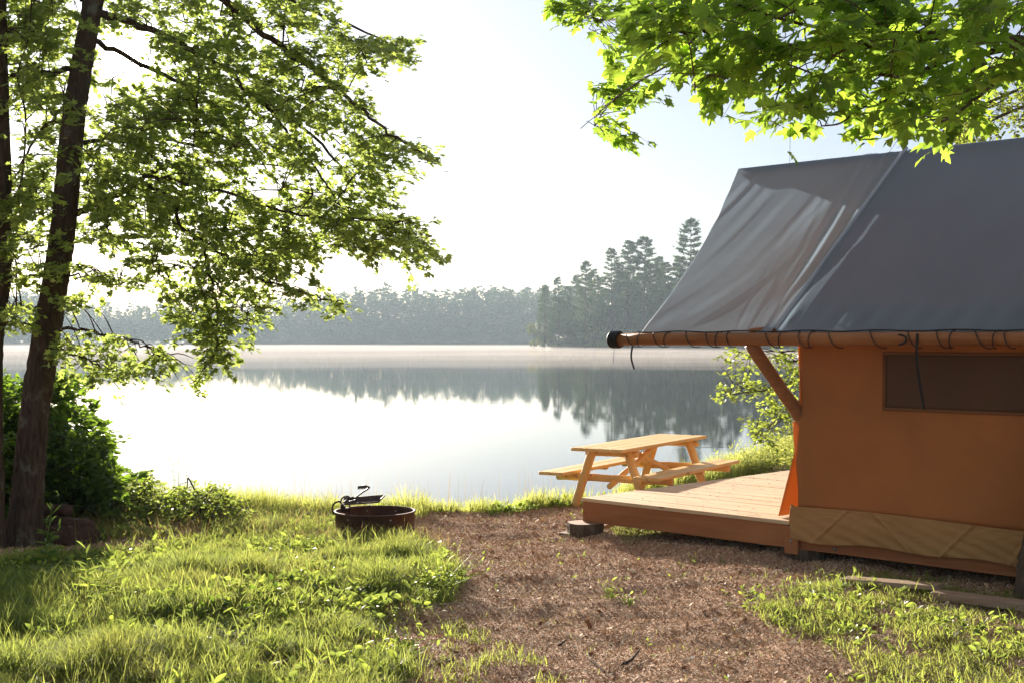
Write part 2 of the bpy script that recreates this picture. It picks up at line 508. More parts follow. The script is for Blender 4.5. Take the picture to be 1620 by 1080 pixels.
def cover(x, y):
    c = inpoly(x, y, GRASS_L) * 1.0 + inpoly(x, y, GRASS_R) * .45
    c = np.clip(c, 0, 1)
    d = yshore(x) - y
    c = np.maximum(c, sstep(1.1, .5, d) * .8)
    return c
cv = cover(gx.ravel(), gyy.ravel()) * sstep(.2, .55, fbm(gx.ravel() * 3, gyy.ravel() * 3, 21) + .15)
atr = ground.data.attributes.new('cover', 'FLOAT', 'POINT')
atr.data.foreach_set('value', cv.astype(np.float32))

# lake
mb = MB(); mb.add([(-700, 10, 0), (700, 10, 0), (700, 900, 0), (-700, 900, 0)], [(0, 1, 2, 3)])
tag(mb.build('water', M['water'], at=(0, 0, 0), smooth=False), kind='structure')

# far bank: low land rising behind the shoreline
def bank(name, edge, depth, rise):
    """edge: list of (x, y) along the shore, land lies behind it"""
    edge = catmull([(a, b, 0) for a, b in edge], 10)
    rows = []
    for k_, (dd, zz) in enumerate(((-6, -1.2), (0, .0), (1.5, .5), (12, 1.2), (depth * .5, rise * .5), (depth, rise))):
        r = edge.copy(); r[:, 1] += dd; r[:, 2] = zz
        r[:, 2] += (R.random(len(r)) - .5) * (.25 if k_ > 1 else 0)
        rows.append(r)
    m, n = len(rows), len(edge)
    ii = (np.arange(m - 1)[:, None] * n + np.arange(n - 1)[None, :]).ravel()
    b = MB(); b.add(np.concatenate(rows), np.stack([ii, ii + 1, ii + n + 1, ii + n], 1))
    return tag(b.build(name, M['farland'], at=(0, 0, 0)), kind='structure')
bank('far_shore', [(-420, 640), (-250, 690), (-120, 668), (0, 672), (100, 668), (260, 640), (430, 600)], 130, 16)
PEN = [(9, 425), (14, 408), (30, 398), (45, 380), (58, 352), (72, 345), (100, 330), (150, 300), (220, 260)]
bank('wooded_point', PEN, 90, 9)

# ------------------------------------------------------------------ trees across the lake
def tri_cloud(mb, c, d, n, L, Wd, rng):
    """n slim needle-clump triangles about points c (k,3) heading d (k,3)"""
    k_ = len(c)
    idx = rng.integers(0, k_, n)
    p = c[idx] + rng.normal(size=(n, 3)) * np.array((.22, .22, .10)) * L
    f = d[idx] + rng.normal(size=(n, 3)) * np.array((.8, .8, .45))
    f /= np.linalg.norm(f, axis=1)[:, None]
    up = rng.normal(size=(n, 3)) * .5 + (0, 0, 1)
    s_ = np.cross(f, up); s_ /= np.linalg.norm(s_, axis=1)[:, None]
    ln = L * rng.uniform(.6, 1.3, n)[:, None]; wd = Wd * rng.uniform(.6, 1.3, n)[:, None]
    v = np.stack([p - s_ * wd / 2, p + s_ * wd / 2 + f * ln * .15, p + f * ln], 1).reshape(-1, 3)
    mb.add(v, np.arange(3 * n).reshape(-1, 3))

def pine_geo(H, rng, full=.6, spread=.17, nb=46, nt=2600, L=.8, Wd=.34, spruce=False):
    tr = MB(); cr = MB()
    lean = rng.normal(size=2) * .012 * H
    zz = np.linspace(-.5, H, 9)
    path = np.stack([lean[0] * (zz / H) ** 2, lean[1] * (zz / H) ** 2, zz], 1)
    tr.tube(path, np.interp(zz, [0, H], [H * .011, .03]), 6)
    C = []; D = []
    z0 = H * (1 - full)
    for b in range(nb):
        tt = (b + rng.random()) / nb
        z = z0 + (H - z0) * tt
        az = rng.random() * 2 * PI
        if spruce: r = H * spread * (1 - tt) ** .85 * rng.uniform(.75, 1.1) + .2
        else: r = H * spread * (1 - tt) ** .6 * (.6 + .4 * min(1, tt * 4)) * rng.uniform(.6, 1.25) + .4
        rise = rng.uniform(-.05, .30) if not spruce else rng.uniform(-.3, .0)
        if tt > .85: rise += .35
        m = 7
        s_ = np.linspace(0, 1, m)
        px_ = np.interp(z, zz, path[:, 0]); py_ = np.interp(z, zz, path[:, 1])
        pts = np.stack([px_ + np.cos(az) * r * s_, py_ + np.sin(az) * r * s_, z + r * (rise * s_ + .12 * s_ ** 2)], 1)
        tr.tube(pts[::2], np.linspace(.07, .02, len(pts[::2])), 4, cap=False)
        C.append(pts[2:]); D.append(np.tile((np.cos(az), np.sin(az), .25), (m - 2, 1)))
        # side sprays make the flat plates of a pine bough
        for sd in (-1, 1):
            a2 = az + sd * rng.uniform(.5, .9); r2 = r * .4
            q = pts[3] + np.stack([np.cos(a2) * r2 * s_[2:], np.sin(a2) * r2 * s_[2:], r2 * .15 * s_[2:]], 1)
            C.append(q); D.append(np.tile((np.cos(a2), np.sin(a2), .2), (m - 2, 1)))
    C.append(path[-2:]); D.append(np.tile((0, 0, 1.0), (2, 1)))
    tri_cloud(cr, np.concatenate(C), np.concatenate(D), nt, L, Wd, rng)
    return tr, cr

def broad_geo(H, rng, nt=2000, L=.6, Wd=.5, wide=.42, low=.12):
    tr = MB(); cr = MB()
    tr.tube([(0, 0, -.5), (0.1, 0, H * .3), (0, .1, H * .75)], [H * .016, H * .012, .05], 6)
    C = []
    for b in range(14):
        a = rng.random() * 2 * PI; zc = H * rng.uniform(low + .1, .92); rr = H * wide * math.sqrt(max(.05, 1 - ((zc / H - .5) / .55) ** 2)) * rng.uniform(.3, .75)
        c = np.array((math.cos(a) * rr, math.sin(a) * rr, zc)); sz = H * rng.uniform(.09, .17)
        tr.tube([(0, 0, zc * .7), c], [.06, .02], 4, cap=False)
        p = rng.normal(size=(60, 3)); p /= np.linalg.norm(p, axis=1)[:, None]
        C.append(c + p * sz * rng.uniform(.7, 1.1, (60, 1)) * (1, 1, .75))
    C = np.concatenate(C)
    D = rng.normal(size=C.shape) * .6 + (0, 0, -.1)
    tri_cloud(cr, C, D, nt, L, Wd, rng)
    return tr, cr

def make_tree(name, geo, mat, label, cat, group, bmat='pinebark'):
    t = thing(name, label, cat, (0, 0, 0), group)
    geo[0].build('trunk', M[bmat], t)
    geo[1].build('crown', mat, t, smooth=False)
    return t

def copy_tree(src, label, group, name=None):
    c = src.copy(); COL.objects.link(c)
    if group: c['group'] = group
    c['label'] = label
    for ch in list(src.children):
        d = ch.copy(); COL.objects.link(d); d.parent = c
    return c

rg = np.random.default_rng(5)
GP = 'pines and firs on the wooded point'
LP = 'dark pine in the crowded stand on the wooded point across the lake'
protos = []
for i in range(5):
    H = 30
    geo = pine_geo(H, rg, full=(.78, .85, .70, .92, .8)[i], spread=(.19, .21, .18, .19, .16)[i], nb=(90, 96, 80, 104, 92)[i], nt=8500, L=.85, Wd=.30)
    protos.append(make_tree('pine_tree', geo, M['pine'], LP, 'pine tree', GP))
sp = make_tree('fir_tree', pine_geo(22, rg, full=.92, spread=.17, nb=60, nt=2600, L=.75, Wd=.32, spruce=True), M['pine'], 'dark conical fir among the taller pines on the wooded point', 'fir tree', 'conical firs on the wooded point')
bd = make_tree('shore_bush', broad_geo(7, rg, nt=1300, L=.5, Wd=.4, low=0), M['bushleaf'], 'pale green leafy bush at the waterline of the wooded point', 'bush', 'pale leafy bushes at the waterline of the wooded point')
used = set()
def put(proto, px, Y, H, H0, label, group, kind=0):
    z = .4
    x = (px - CX) / F * Y
    o = proto if proto.name not in used else copy_tree(proto, label, group)
    used.add(proto.name)
    o['label'] = label
    if group: o['group'] = group
    elif 'group' in o: del o['group']
    o.location = (x, Y, z)
    s_ = H / H0
    o.scale = (s_ * rg.uniform(.85, 1.15), s_ * rg.uniform(.85, 1.15), s_)
    o.rotation_euler = (0, 0, rg.random() * 6.28)
    return o
# named pines one can pick out: (px, top row, Y, proto, label)
front = [
    (1092, 349, 352, 1, 'tallest pine on the wooded point, beside the sloping edge of the tent roof'),
    (1019, 378, 392, 2, 'tall thin open-crowned pine just left of the tallest pine on the point'),
    (994, 383, 396, 0, 'tall layered pine, second of the two close thin pines left of the tallest one'),
    (968, 395, 398, 1, 'broad pine with flat boughs in the middle of the wooded point'),
    (926, 415, 402, 3, 'full pine with boughs down to the bank, near the left of the wooded point'),
    (884, 440, 412, 4, 'pine with pale boughs to the ground at the left tip of the wooded point'),
    (862, 452, 415, 3, 'shorter misty pine standing at the outermost left tip of the wooded point'),
]
for px, top, Y, pr, lab in front:
    put(protos[pr], px, Y, (CY - top) / F * Y + CAMZ - .4, 30, lab, None)
for i in range(66):
    px = 868 + i * 9.0 + rg.uniform(-5, 5)
    Y = np.interp(px, [860, 900, 1000, 1100, 1500], [420, 412, 398, 372, 310]) + rg.uniform(4, 44)
    top = np.interp(px, [860, 900, 960, 1040, 1100, 1200, 1500], [468, 448, 428, 415, 400, 385, 350]) + rg.uniform(-8, 34)
    H = (CY - top) / F * Y + 2
    if rg.random() < .25: put(sp, px, Y - 12, H * .72, 22, 'dark conical fir among the taller pines on the wooded point', 'conical firs on the wooded point')
    else: put(protos[int(rg.integers(0, 5))], px, Y, H, 30, LP, GP)
mid = make_tree('understory_tree', broad_geo(12, rg, nt=2600, L=.7, Wd=.5, low=-.05, wide=.4), M['farleaf'], 'low dark broadleaf tree filling the gaps between pine trunks on the wooded point', 'broadleaf tree', 'low dark broadleaf trees between the pines of the wooded point')
for i in range(44):
    px = 872 + i * 12 + rg.uniform(-5, 5)
    put(mid, px, np.interp(px, [860, 900, 1000, 1100, 1500], [424, 414, 399, 374, 310]) + rg.uniform(2, 16), rg.uniform(8, 15), 12, 'low dark broadleaf tree filling the gaps between pine trunks on the wooded point', 'low dark broadleaf trees between the pines of the wooded point')
for px, Y, H in ((846, 418, 8), (858, 410, 6), (872, 407, 4), (930, 398, 4), (948, 384, 6.5), (962, 380, 5), (1130, 346, 5), (1160, 340, 6), (1200, 335, 5)):
    put(bd, px, Y, H, 7, 'pale green leafy bush at the waterline of the wooded point', 'pale leafy bushes at the waterline of the wooded point')

# far forest: hundreds of crowns that read as one misty mass
cr = MB()
vari = []
for i in range(8):
    if i % 3 != 2: g_ = pine_geo(28, rg, full=.8, spread=(.16, .13)[i % 2], nb=32, nt=420, L=1.7, Wd=.9, spruce=(i % 2 == 1))
    else: g_ = broad_geo(24, rg, nt=420, L=1.5, Wd=1.3, wide=.3)
    vari.append((np.concatenate(g_[1].v), np.concatenate(g_[1].f), (28 if i % 3 != 2 else 24)))
pxs, tops = [-900, -200, 0, 60, 130, 200, 250, 300, 400, 500, 560, 600, 700, 760, 800, 860, 1000, 1600], [470, 465, 462, 457, 476, 480, 472, 482, 477, 467, 455, 452, 458, 453, 452, 455, 450, 440]
for row in range(5):
    for px in np.arange(-700, 1500, 13.0):
        p_ = px + rg.uniform(-6, 6); Y = 676 + row * 14 + rg.uniform(-5, 5)
        if p_ > 950 and row > 1: continue
        top = np.interp(p_, pxs, tops) + rg.uniform(-3, 12) + (4 - row) * 3.5
        H = (CY - top) / F * Y + 2
        v_, f_, h0 = vari[int(rg.integers(0, 8))]
        a = rg.random() * 6.28; s_ = H / h0
        x = v_[:, 0] * math.cos(a) - v_[:, 1] * math.sin(a); y = v_[:, 0] * math.sin(a) + v_[:, 1] * math.cos(a)
        cr.add(np.stack([x * s_ * 1.15 + (p_ - CX) / F * Y, y * s_ * 1.15 + Y, v_[:, 2] * s_ + .5], 1), f_)
    # low growth closing the bank
for px in np.arange(-700, 1500, 4.0):
    Y = 672 + rg.uniform(0, 20)
    v_, f_, h0 = vari[2]
    s_ = rg.uniform(7, 15) / h0
    cr.add(np.stack([v_[:, 0] * s_ * 1.6 + (px - CX) / F * Y, v_[:, 1] * s_ + Y, v_[:, 2] * s_ + .2], 1), f_)
tag(cr.build('far_forest', M['farleaf'], at=(0, 690, 0), smooth=False), 'misty blue-green wood along the whole far shore', 'forest', kind='stuff')

# ------------------------------------------------------------------ leaves and branches of the near trees
MAPLE = np.array([(0, .30, .04), (0, 0, 0), (.16, .03, .02), (.40, .12, .05), (.27, .26, .02), (.34, .38, .03), (.50, .60, -.12), (.30, .55, .01), (.17, .60, .0), (.19, .76, -.03), (0, 1.0, -.20),
                  (-.19, .76, -.03), (-.17, .60, .0), (-.30, .55, .01), (-.54, .64, -.06), (-.34, .38, .03), (-.27, .26, .02), (-.40, .12, .05), (-.16, .03, .02)])
SMALL = np.array([(0, .32, -.05), (0, 0, 0), (.36, .12, .05), (.25, .32, .01), (.48, .60, .06), (.18, .60, 0), (0, 1.0, -.05), (-.18, .60, 0), (-.48, .60, .06), (-.25, .32, .01), (-.36, .12, .05)])
OVAL = np.array([(0, .45, -.04), (0, 0, 0), (.20, .15, .03), (.30, .42, .05), (.22, .75, .03), (0, 1.0, -.04), (-.22, .75, .03), (-.30, .42, .05), (-.20, .15, .03)])
LANCE = np.array([(0, .45, -.03), (0, 0, 0), (.09, .25, .02), (.11, .5, .02), (.06, .8, 0), (0, 1.0, -.10), (-.06, .8, 0), (-.11, .5, .02), (-.09, .25, .02)])

def leaves(mb, tmpl, pos, fwd, nrm, size):
    pos = np.asarray(pos); n = len(pos)
    fwd = np.asarray(fwd, float); fwd = fwd / (np.linalg.norm(fwd, axis=1)[:, None] + 1e-9)
    nrm = np.asarray(nrm, float); nrm = nrm - fwd * (nrm * fwd).sum(1)[:, None]
    nrm /= np.linalg.norm(nrm, axis=1)[:, None] + 1e-9
    sd = np.cross(fwd, nrm)
    size = np.asarray(size).reshape(-1, 1, 1)
    k_ = len(tmpl)
    v = pos[:, None, :] + size * (tmpl[None, :, 0:1] * sd[:, None, :] + tmpl[None, :, 1:2] * fwd[:, None, :] + tmpl[None, :, 2:3] * nrm[:, None, :])
    ring = np.arange(1, k_); nxt = np.roll(ring, -1)
    tri = np.stack([np.zeros_like(ring), ring, nxt], 1)
    f = (np.arange(n)[:, None, None] * k_ + tri[None]).reshape(-1, 3)
    mb.add(v.reshape(-1, 3), f)

class Foliage:
    def __init__(s, rng): s.p = []; s.f = []; s.n = []; s.s = []; s.rng = rng; s.tw = MB(); s.nodes = []
    def spray(s, root, d, L, n, size, droop=.25, flat=.45, r0=.0035):
        rng = s.rng
        d = np.array(d, float); d /= np.linalg.norm(d)
        t = np.linspace(0, 1, 5)
        pts = root + d * L * t[:, None] + np.array((0, 0, -1.0)) * (droop * L * t ** 2)[:, None] + rng.normal(size=3) * .03 * L * t[:, None]
        s.tw.tube(pts, np.linspace(r0, .001, 5), 3, cap=False)
        side = np.cross(d, (0, 0, 1)); side /= np.linalg.norm(side) + 1e-9
        tt = rng.uniform(.12, 1.0, n)
        base = np.stack([np.interp(tt, t, pts[:, k]) for k in range(3)], 1)
        sg = rng.choice([-1, 1], n) * rng.uniform(.4, 1.3, n)
        fw = d + side * sg[:, None] + rng.normal(size=(n, 3)) * .35 + (0, 0, -.35)
        off = rng.uniform(.02, .30, n)[:, None] * L * .6 * (side * np.sign(sg)[:, None]) * (1.1 - tt[:, None])
        s.p.append(base + off + rng.normal(size=(n, 3)) * L * .06)
        s.f.append(fw); s.n.append(rng.normal(size=(n, 3)) * flat + (0, 0, 1)); s.s.append(size * rng.uniform(.6, 1.25, n))
    def build_leaves(s, tmpl, mat, parent, name='crown'):
        mb = MB(); leaves(mb, tmpl, np.concatenate(s.p), np.concatenate(s.f), np.concatenate(s.n), np.concatenate(s.s))
        return mb.build(name, mat, parent, smooth=False)

def limb3d(pxl, Y0, Y1, rng):
    n = len(pxl)
    pts = [P(p[0], p[1], Y0 + (Y1 - Y0) * (i / (n - 1)) ** .8) for i, p in enumerate(pxl)]
    return catmull(pts, 6)

def fill_crown(fo, poly, limbs, n_spray, Yr, size, nleaf, L, gap_scale, gap_thr, rng, centre_px=None, flat=.45, avoid=None, lr=.008):
    xs_ = [p[0] for p in poly]; ys_ = [p[1] for p in poly]
    allp = np.concatenate(limbs); grow = []
    made = 0; tries = 0
    while made < n_spray and tries < 60000:
        tries += 1
        px = rng.uniform(min(xs_), max(xs_)); py = rng.uniform(min(ys_), max(ys_))
        if not inpoly(np.array([px]), np.array([py]), poly)[0]: continue
        if (px - 205) ** 2 + (py - 88) ** 2 < rng.uniform(34, 72) ** 2: continue
        if fbm(px / gap_scale, py / gap_scale, 31) < gap_thr: continue
        Y = rng.uniform(*Yr)
        if avoid is not None and Y < avoid[2] + .3 and abs(px - np.interp(py, avoid[0], avoid[1])) < 44 and rng.random() < .9: continue
        c = P(px, py, Y)
        j = np.argmin(((allp - c) ** 2).sum(1) + rng.uniform(0, .15, len(allp)))
        a = allp[j]; dv = c - a; dist = np.linalg.norm(dv)
        if dist > 2.0: a = c - dv / dist * .7; dv = c - a; dist = .7
        ll = L * rng.uniform(.7, 1.3)
        dh = dv / (dist + 1e-6)
        if centre_px is not None:
            dh = dh * .6 + np.array((1 if px > centre_px else -1, 0, 0)) * .6
        dh = dh + rng.normal(size=3) * .35; dh[2] *= .6
        dh /= np.linalg.norm(dh)
        root = c - dh * ll * .5
        grow.append(root)
        if len(grow) == 20: allp = np.concatenate([allp, np.array(grow)]); grow = []
        if dist > ll * .6:
            mid = (a + root) / 2 + np.array((0, 0, .08 * dist))
            fo.tw.tube(catmull([a, mid, root], 3), np.linspace(lr, .0025, 7), 4, cap=False)
        fo.spray(root, dh, ll, int(nleaf * rng.uniform(.7, 1.3)), size, flat=flat)
        made += 1

def taper(pts, r0, r1): return np.linspace(r0, r1, len(pts))

# ---- big maple on the left
rng = np.random.default_rng(21)
TY = 13.0
tpath = [P(36, 880, TY), P(42, 800, TY), P(54, 660, TY), P(72, 540, TY), P(87, 450, TY), P(100, 360, TY), P(115, 200, TY), P(130, 100, TY), P(148, 0, TY), P(165, -120, TY), P(190, -330, TY), P(240, -640, TY)]
left_tree = thing('maple_tree', 'leaning dark maple left of the fire ring, leafy limbs reaching out before the sun', 'tree', tuple(tpath[0]))
tk = MB()
pp = catmull(tpath, 12)
rr = np.interp(np.arange(len(pp)), np.array([0, 1, 2, 3, 4, 5, 6, 7, 8, 9, 10, 11]) * 12, [.235, .162, .142, .140, .127, .122, .114, .106, .098, .09, .07, .04])
tk.tube(pp, rr, 26, wob=.03, rng=rng)
limbs_px = [
    ([(150, 20), (200, 32), (270, 62), (350, 105), (400, 150), (440, 172), (520, 242), (575, 300)], 13, 13.6, .042, .01),
    ([(412, 155), (440, 190), (480, 240), (520, 300), (560, 350)], 13.3, 12.6, .02, .006),
    ([(165, -110), (250, -60), (330, -15), (400, 40), (455, 82), (512, 120), (560, 162), (600, 196), (655, 236), (692, 250)], 13, 12.2, .045, .006),
    ([(160, -90), (280, -60), (400, -25), (500, 20), (570, 48), (632, 78)], 13, 14.2, .04, .006),
    ([(118, 338), (150, 322), (185, 308), (215, 290), (245, 270), (262, 262)], 13, 12.6, .035, .02),
    ([(240, 280), (280, 285), (340, 300), (430, 330), (520, 345), (600, 350), (650, 352)], 12.7, 12.4, .02, .006),
    ([(225, 288), (262, 310), (285, 355), (305, 372), (325, 386), (352, 402), (400, 438), (460, 458), (500, 470), (532, 478)], 12.8, 12.2, .02, .006),
    ([(322, 384), (328, 420), (336, 455), (343, 500), (344, 540), (338, 565), (318, 592), (300, 606)], 12.5, 12.0, .014, .004),
    ([(335, 440), (360, 470), (385, 490), (398, 520)], 12.4, 12.2, .008, .004),
    ([(68, 545), (95, 522), (140, 524), (185, 532), (225, 545), (258, 570)], 13, 12.2, .02, .005),
    ([(85, 545), (120, 560), (165, 585), (190, 600)], 12.8, 12.0, .012, .004),
    ([(112, 110), (60, 120), (18, 120)], 13, 12.6, .03, .024),
    ([(92, 430), (60, 435), (20, 448)], 13, 12.8, .02, .012),
    ([(66, 520), (30, 512), (-30, 505)], 13, 12.6, .026, .02),
    ([(62, 483), (30, 484), (5, 490)], 12.8, 12.6, .012, .01),
    ([(95, 440), (130, 436), (165, 440), (188, 452)], 13, 12.6, .012, .004),
    ([(140, 60), (220, 100), (300, 140), (380, 210), (430, 280)], 13, 14.0, .03, .008),
    ([(110, 230), (170, 220), (250, 215), (330, 240), (410, 260), (500, 260)], 13, 14.0, .025, .008),
    ([(125, 160), (80, 190), (45, 240), (15, 300)], 13, 13.4, .02, .008),
    ([(240, 45), (310, 90), (312, 140), (310, 190), (316, 210)], 12.9, 12.2, .010, .008),
    ([(130, 0), (95, -30), (40, -40), (-20, -60)], 13, 13.4, .03, .01),
]
limbs = []
for pxl, a, b, r0, r1 in limbs_px:
    l3 = limb3d(pxl, a, b, rng)
    l3[1:-1] += rng.normal(size=(len(l3) - 2, 3)) * .012
    limbs.append(l3)
    tk.tube(l3, taper(l3, r0, r1), 7, cap=False)
fo = Foliage(rng)
CROWN_L = [(100, -70), (500, -60), (505, 25), (560, 45), (640, 62), (650, 85), (605, 98), (560, 108), (545, 130), (600, 188), (640, 215), (700, 246), (690, 262), (640, 258), (612, 265), (645, 290), (662, 300),
           (640, 318), (605, 332), (660, 345), (662, 370), (690, 388), (675, 402), (590, 398), (560, 385), (520, 400), (470, 420), (420, 420), (330, 400), (240, 380), (130, 375), (95, 370), (-40, 340), (-60, -70)]
fill_crown(fo, CROWN_L, limbs, 1380, (11.9, 14.2), .080, 22, .42, 58, .36, rng, 130, avoid=([-200, 0, 100, 200, 360, 540, 700], [172, 148, 130, 115, 100, 72, 50], 13.0))
for poly, n, thr in (([(235, 380), (330, 390), (420, 415), (500, 440), (542, 475), (535, 492), (480, 478), (430, 488), (405, 500), (402, 530), (375, 556), (320, 555), (275, 530), (272, 490), (245, 470), (205, 440), (215, 400)], 190, .3),
                     ([(310, 550), (370, 555), (372, 572), (330, 590), (300, 608), (296, 590)], 16, 0),
                     ([(90, 528), (180, 522), (240, 540), (268, 562), (255, 580), (190, 598), (110, 595), (85, 575)], 60, .3),
                     ([(95, 415), (160, 418), (190, 445), (180, 462), (130, 455), (95, 445)], 18, .2),
                     ([(-30, 340), (95, 370), (75, 440), (20, 450), (-30, 440)], 60, .42),
                     ([(-30, 485), (60, 480), (50, 520), (-30, 515)], 18, .2),
                     ([(100, 465), (135, 470), (130, 495), (100, 490)], 8, .0),
                     ([(655, 395), (672, 400), (668, 435), (655, 440)], 3, .0)):
    fill_crown(fo, poly, limbs, n, (11.9, 13.0), .066, 20, .32, 40, thr, rng, None)
fo.tw.f and tk.add(np.concatenate(fo.tw.v), np.concatenate(fo.tw.f))
tk.build('trunk', M['bark'], left_tree)
fo.build_leaves(SMALL, M['maple'], left_tree)

# second trunk cut by the left edge of the photo
rng = np.random.default_rng(33)
t2 = [P(-16, 880, 12.6), P(-15, 700, 12.6), P(-14, 560, 12.6), P(-6, 480, 12.6), P(0, 430, 12.6), P(0, 300, 12.6), P(-3, 100, 12.6), P(-6, -100, 12.6), P(-15, -400, 12.6)]
second = thing('maple_tree', 'slender dark maple trunk cut by the left edge of the photo, beside the leaning maple', 'tree', tuple(t2[0]))
tk = MB(); pp = catmull(t2, 12)
tk.tube(pp, np.interp(np.arange(len(pp)), np.arange(9) * 12, [.15, .115, .11, .108, .11, .108, .09, .08, .05]), 20, wob=.03, rng=rng)
limbs = []
for pxl, a, b, r0, r1 in [([(0, 160), (-60, 120), (-150, 60)], 12.6, 12, .03, .01), ([(0, 60), (60, 20), (110, -40)], 12.6, 13.8, .03, .01), ([(-2, 0), (-60, -60), (-120, -120)], 12.6, 13, .03, .01),
                          ([(12, 320), (30, 300), (38, 250), (40, 180), (28, 120), (45, 60), (50, 0)], 12.4, 12.2, .012, .006), ([(0, 470), (-60, 420), (-120, 400)], 12.6, 12.2, .02, .008)]:
    l3 = limb3d(pxl, a, b, rng); limbs.append(l3); tk.tube(l3, taper(l3, r0, r1), 6, cap=False)
fo = Foliage(rng)
fill_crown(fo, [(-160, -80), (110, -80), (110, 130), (60, 330), (-40, 340), (-160, 300)], limbs, 140, (11.9, 13.8), .080, 20, .42, 60, .33, rng, 0, avoid=([-200, 0, 700], [0, 0, 0], 12.6))
tk.add(np.concatenate(fo.tw.v), np.concatenate(fo.tw.f))
tk.build('trunk', M['bark'], second); fo.build_leaves(SMALL, M['maple'], second)

# ---- maple overhanging from the right, its trunk foot showing at the edge of the photo
rng = np.random.default_rng(44)
RB = (4.16, 10.05, float(gz(4.16, 10.05)) - .05)
right_tree = thing('maple_tree', 'maple at the right edge, big bright leaves hanging into the upper right corner', 'tree', RB)
tk = MB()
tp = catmull([RB, (4.22, 10.05, 1.1), (4.34, 10.05, 1.9), (4.5, 10.0, 3.2), (4.62, 9.95, 4.6), (4.8, 9.9, 6.5), (5.0, 9.9, 8.5)], 10)
tk.tube(tp, np.interp(np.arange(len(tp)), np.arange(7) * 10, [.27, .20, .18, .165, .145, .11, .05]), 26, wob=.03, rng=rng)
limbs = []
def rl(pxl, Ya, Yb, r0, r1, hub=None):
    n = len(pxl); pts = [P(p[0], p[1], Ya + (Yb - Ya) * i / (n - 1)) for i, p in enumerate(pxl)]
    if hub is not None: pts = [np.array(hub), (np.array(hub) + pts[0]) / 2 + np.array((0, 0, .12))] + pts
    l3 = catmull(pts, 6); limbs.append(l3); tk.tube(l3, taper(l3, r0, r1), 7, cap=False)
rl([(1640, 12), (1560, 45), (1490, 55), (1410, 68), (1340, 74), (1260, 75), (1180, 62), (1110, 48), (1040, 15), (985, -15)], 8.0, 6.8, .045, .005, (4.55, 10, 3.9))
rl([(1490, 54), (1380, 52), (1300, 45), (1200, 20), (1100, -20)], 7.7, 7.0, .016, .005)
rl([(1650, 75), (1570, 60), (1500, 52)], 8.0, 7.6, .03, .02, (4.55, 10, 3.7))
rl([(1650, 82), (1540, 88), (1490, 98), (1440, 120), (1380, 118), (1310, 122), (1240, 100)], 7.8, 7.0, .03, .004, (4.52, 10, 3.5))
rl([(1640, 80), (1590, 120), (1540, 160), (1500, 188), (1460, 201), (1420, 204)], 7.4, 6.7, .018, .004, (4.5, 10, 3.3))
rl([(1560, 100), (1500, 128), (1440, 142), (1400, 160), (1362, 172), (1330, 195), (1300, 200)], 7.6, 6.8, .012, .004)
rl([(1240, 100), (1230, 150), (1215, 190)], 7.0, 6.7, .006, .003)
rl([(1110, 48), (1060, 100), (1010, 130), (970, 160), (945, 182), (940, 200)], 7.0, 9.5, .008, .003)
rl([(1040, 15), (990, 30), (940, 30), (905, 12)], 7.0, 9.8, .008, .003)
rl([(1180, 62), (1130, 110), (1100, 140)], 7.0, 6.7, .007, .003)
fo = Foliage(rng)
CROWN_R = [(1000, -80), (1700, -80), (1700, 90), (1620, 110), (1570, 150), (1545, 190), (1530, 205), (1480, 218), (1445, 208), (1420, 205), (1385, 195), (1345, 150), (1310, 170), (1290, 205), (1250, 208), (1225, 175), (1180, 145), (1130, 120), (1085, 125), (1040, 110), (1010, 80), (1010, 40)]
fill_crown(fo, CROWN_R, limbs, 275, (6.4, 8.2), .110, 13, .42, 75, .33, rng, 1620, flat=.5, lr=.005)
fo2 = Foliage(rng)
for poly, n in (([(890, -40), (1010, -40), (1010, 60), (1000, 90), (960, 75), (925, 45), (890, 10)], 34), ([(1010, 120), (1060, 110), (1050, 140), (1005, 160), (960, 160), (940, 140), (960, 118)], 13),
                ([(955, 160), (995, 195), (1000, 215), (960, 210), (938, 195), (940, 175)], 7)):
    fill_crown(fo2, poly, limbs, n, (8.6, 9.8), .085, 15, .32, 50, .1, rng, None, lr=.003)
for q in (fo2,):
    fo.p += q.p; fo.f += q.f; fo.n += q.n; fo.s += q.s
    tk.add(np.concatenate(q.tw.v), np.concatenate(q.tw.f))
# drop leaves that would float on their own
P_ = np.concatenate(fo.p); near_n = np.array([((P_ - p) ** 2).sum(1) < .15 ** 2 for p in P_]).sum(1)
okm = near_n >= 4
fo.p = [P_[okm]]; fo.f = [np.concatenate(fo.f)[okm]]; fo.n = [np.concatenate(fo.n)[okm]]; fo.s = [np.concatenate(fo.s)[okm]]
# leaves that hang at the lower rim, seen face-on
rim = [(1120, 175), (1150, 165), (1292, 235), (1250, 190), (1372, 222), (1388, 210), (1432, 238), (1462, 228), (1489, 245), (1512, 220), (1540, 225), (1550, 195), (1320, 185), (1405, 200), (1340, 180), (1075, 150), (1355, 205)]
pr_ = np.array([P(a, b - 36, rng.uniform(6.5, 7.1)) for a, b in rim]); nn = len(rim)
fo.p.append(pr_); fo.f.append(np.array((0, -.15, -1.0)) + rng.normal(size=(nn, 3)) * .3); fo.n.append(np.array((0, -1.0, .25)) + rng.normal(size=(nn, 3)) * .35); fo.s.append(rng.uniform(.10, .135, nn))
for a in pr_:
    j = np.argmin(((np.concatenate(limbs) - a) ** 2).sum(1)); b = np.concatenate(limbs)[j]
    tk.tube(catmull([b, (a + b) / 2 + np.array((0, 0, .03)), a], 3), np.linspace(.004, .0015, 7), 4, cap=False)
tk.add(np.concatenate(fo.tw.v), np.concatenate(fo.tw.f))
tk.build('trunk', M['bark_grey'], right_tree)
fo.build_leaves(MAPLE, M['maple_near'], right_tree)

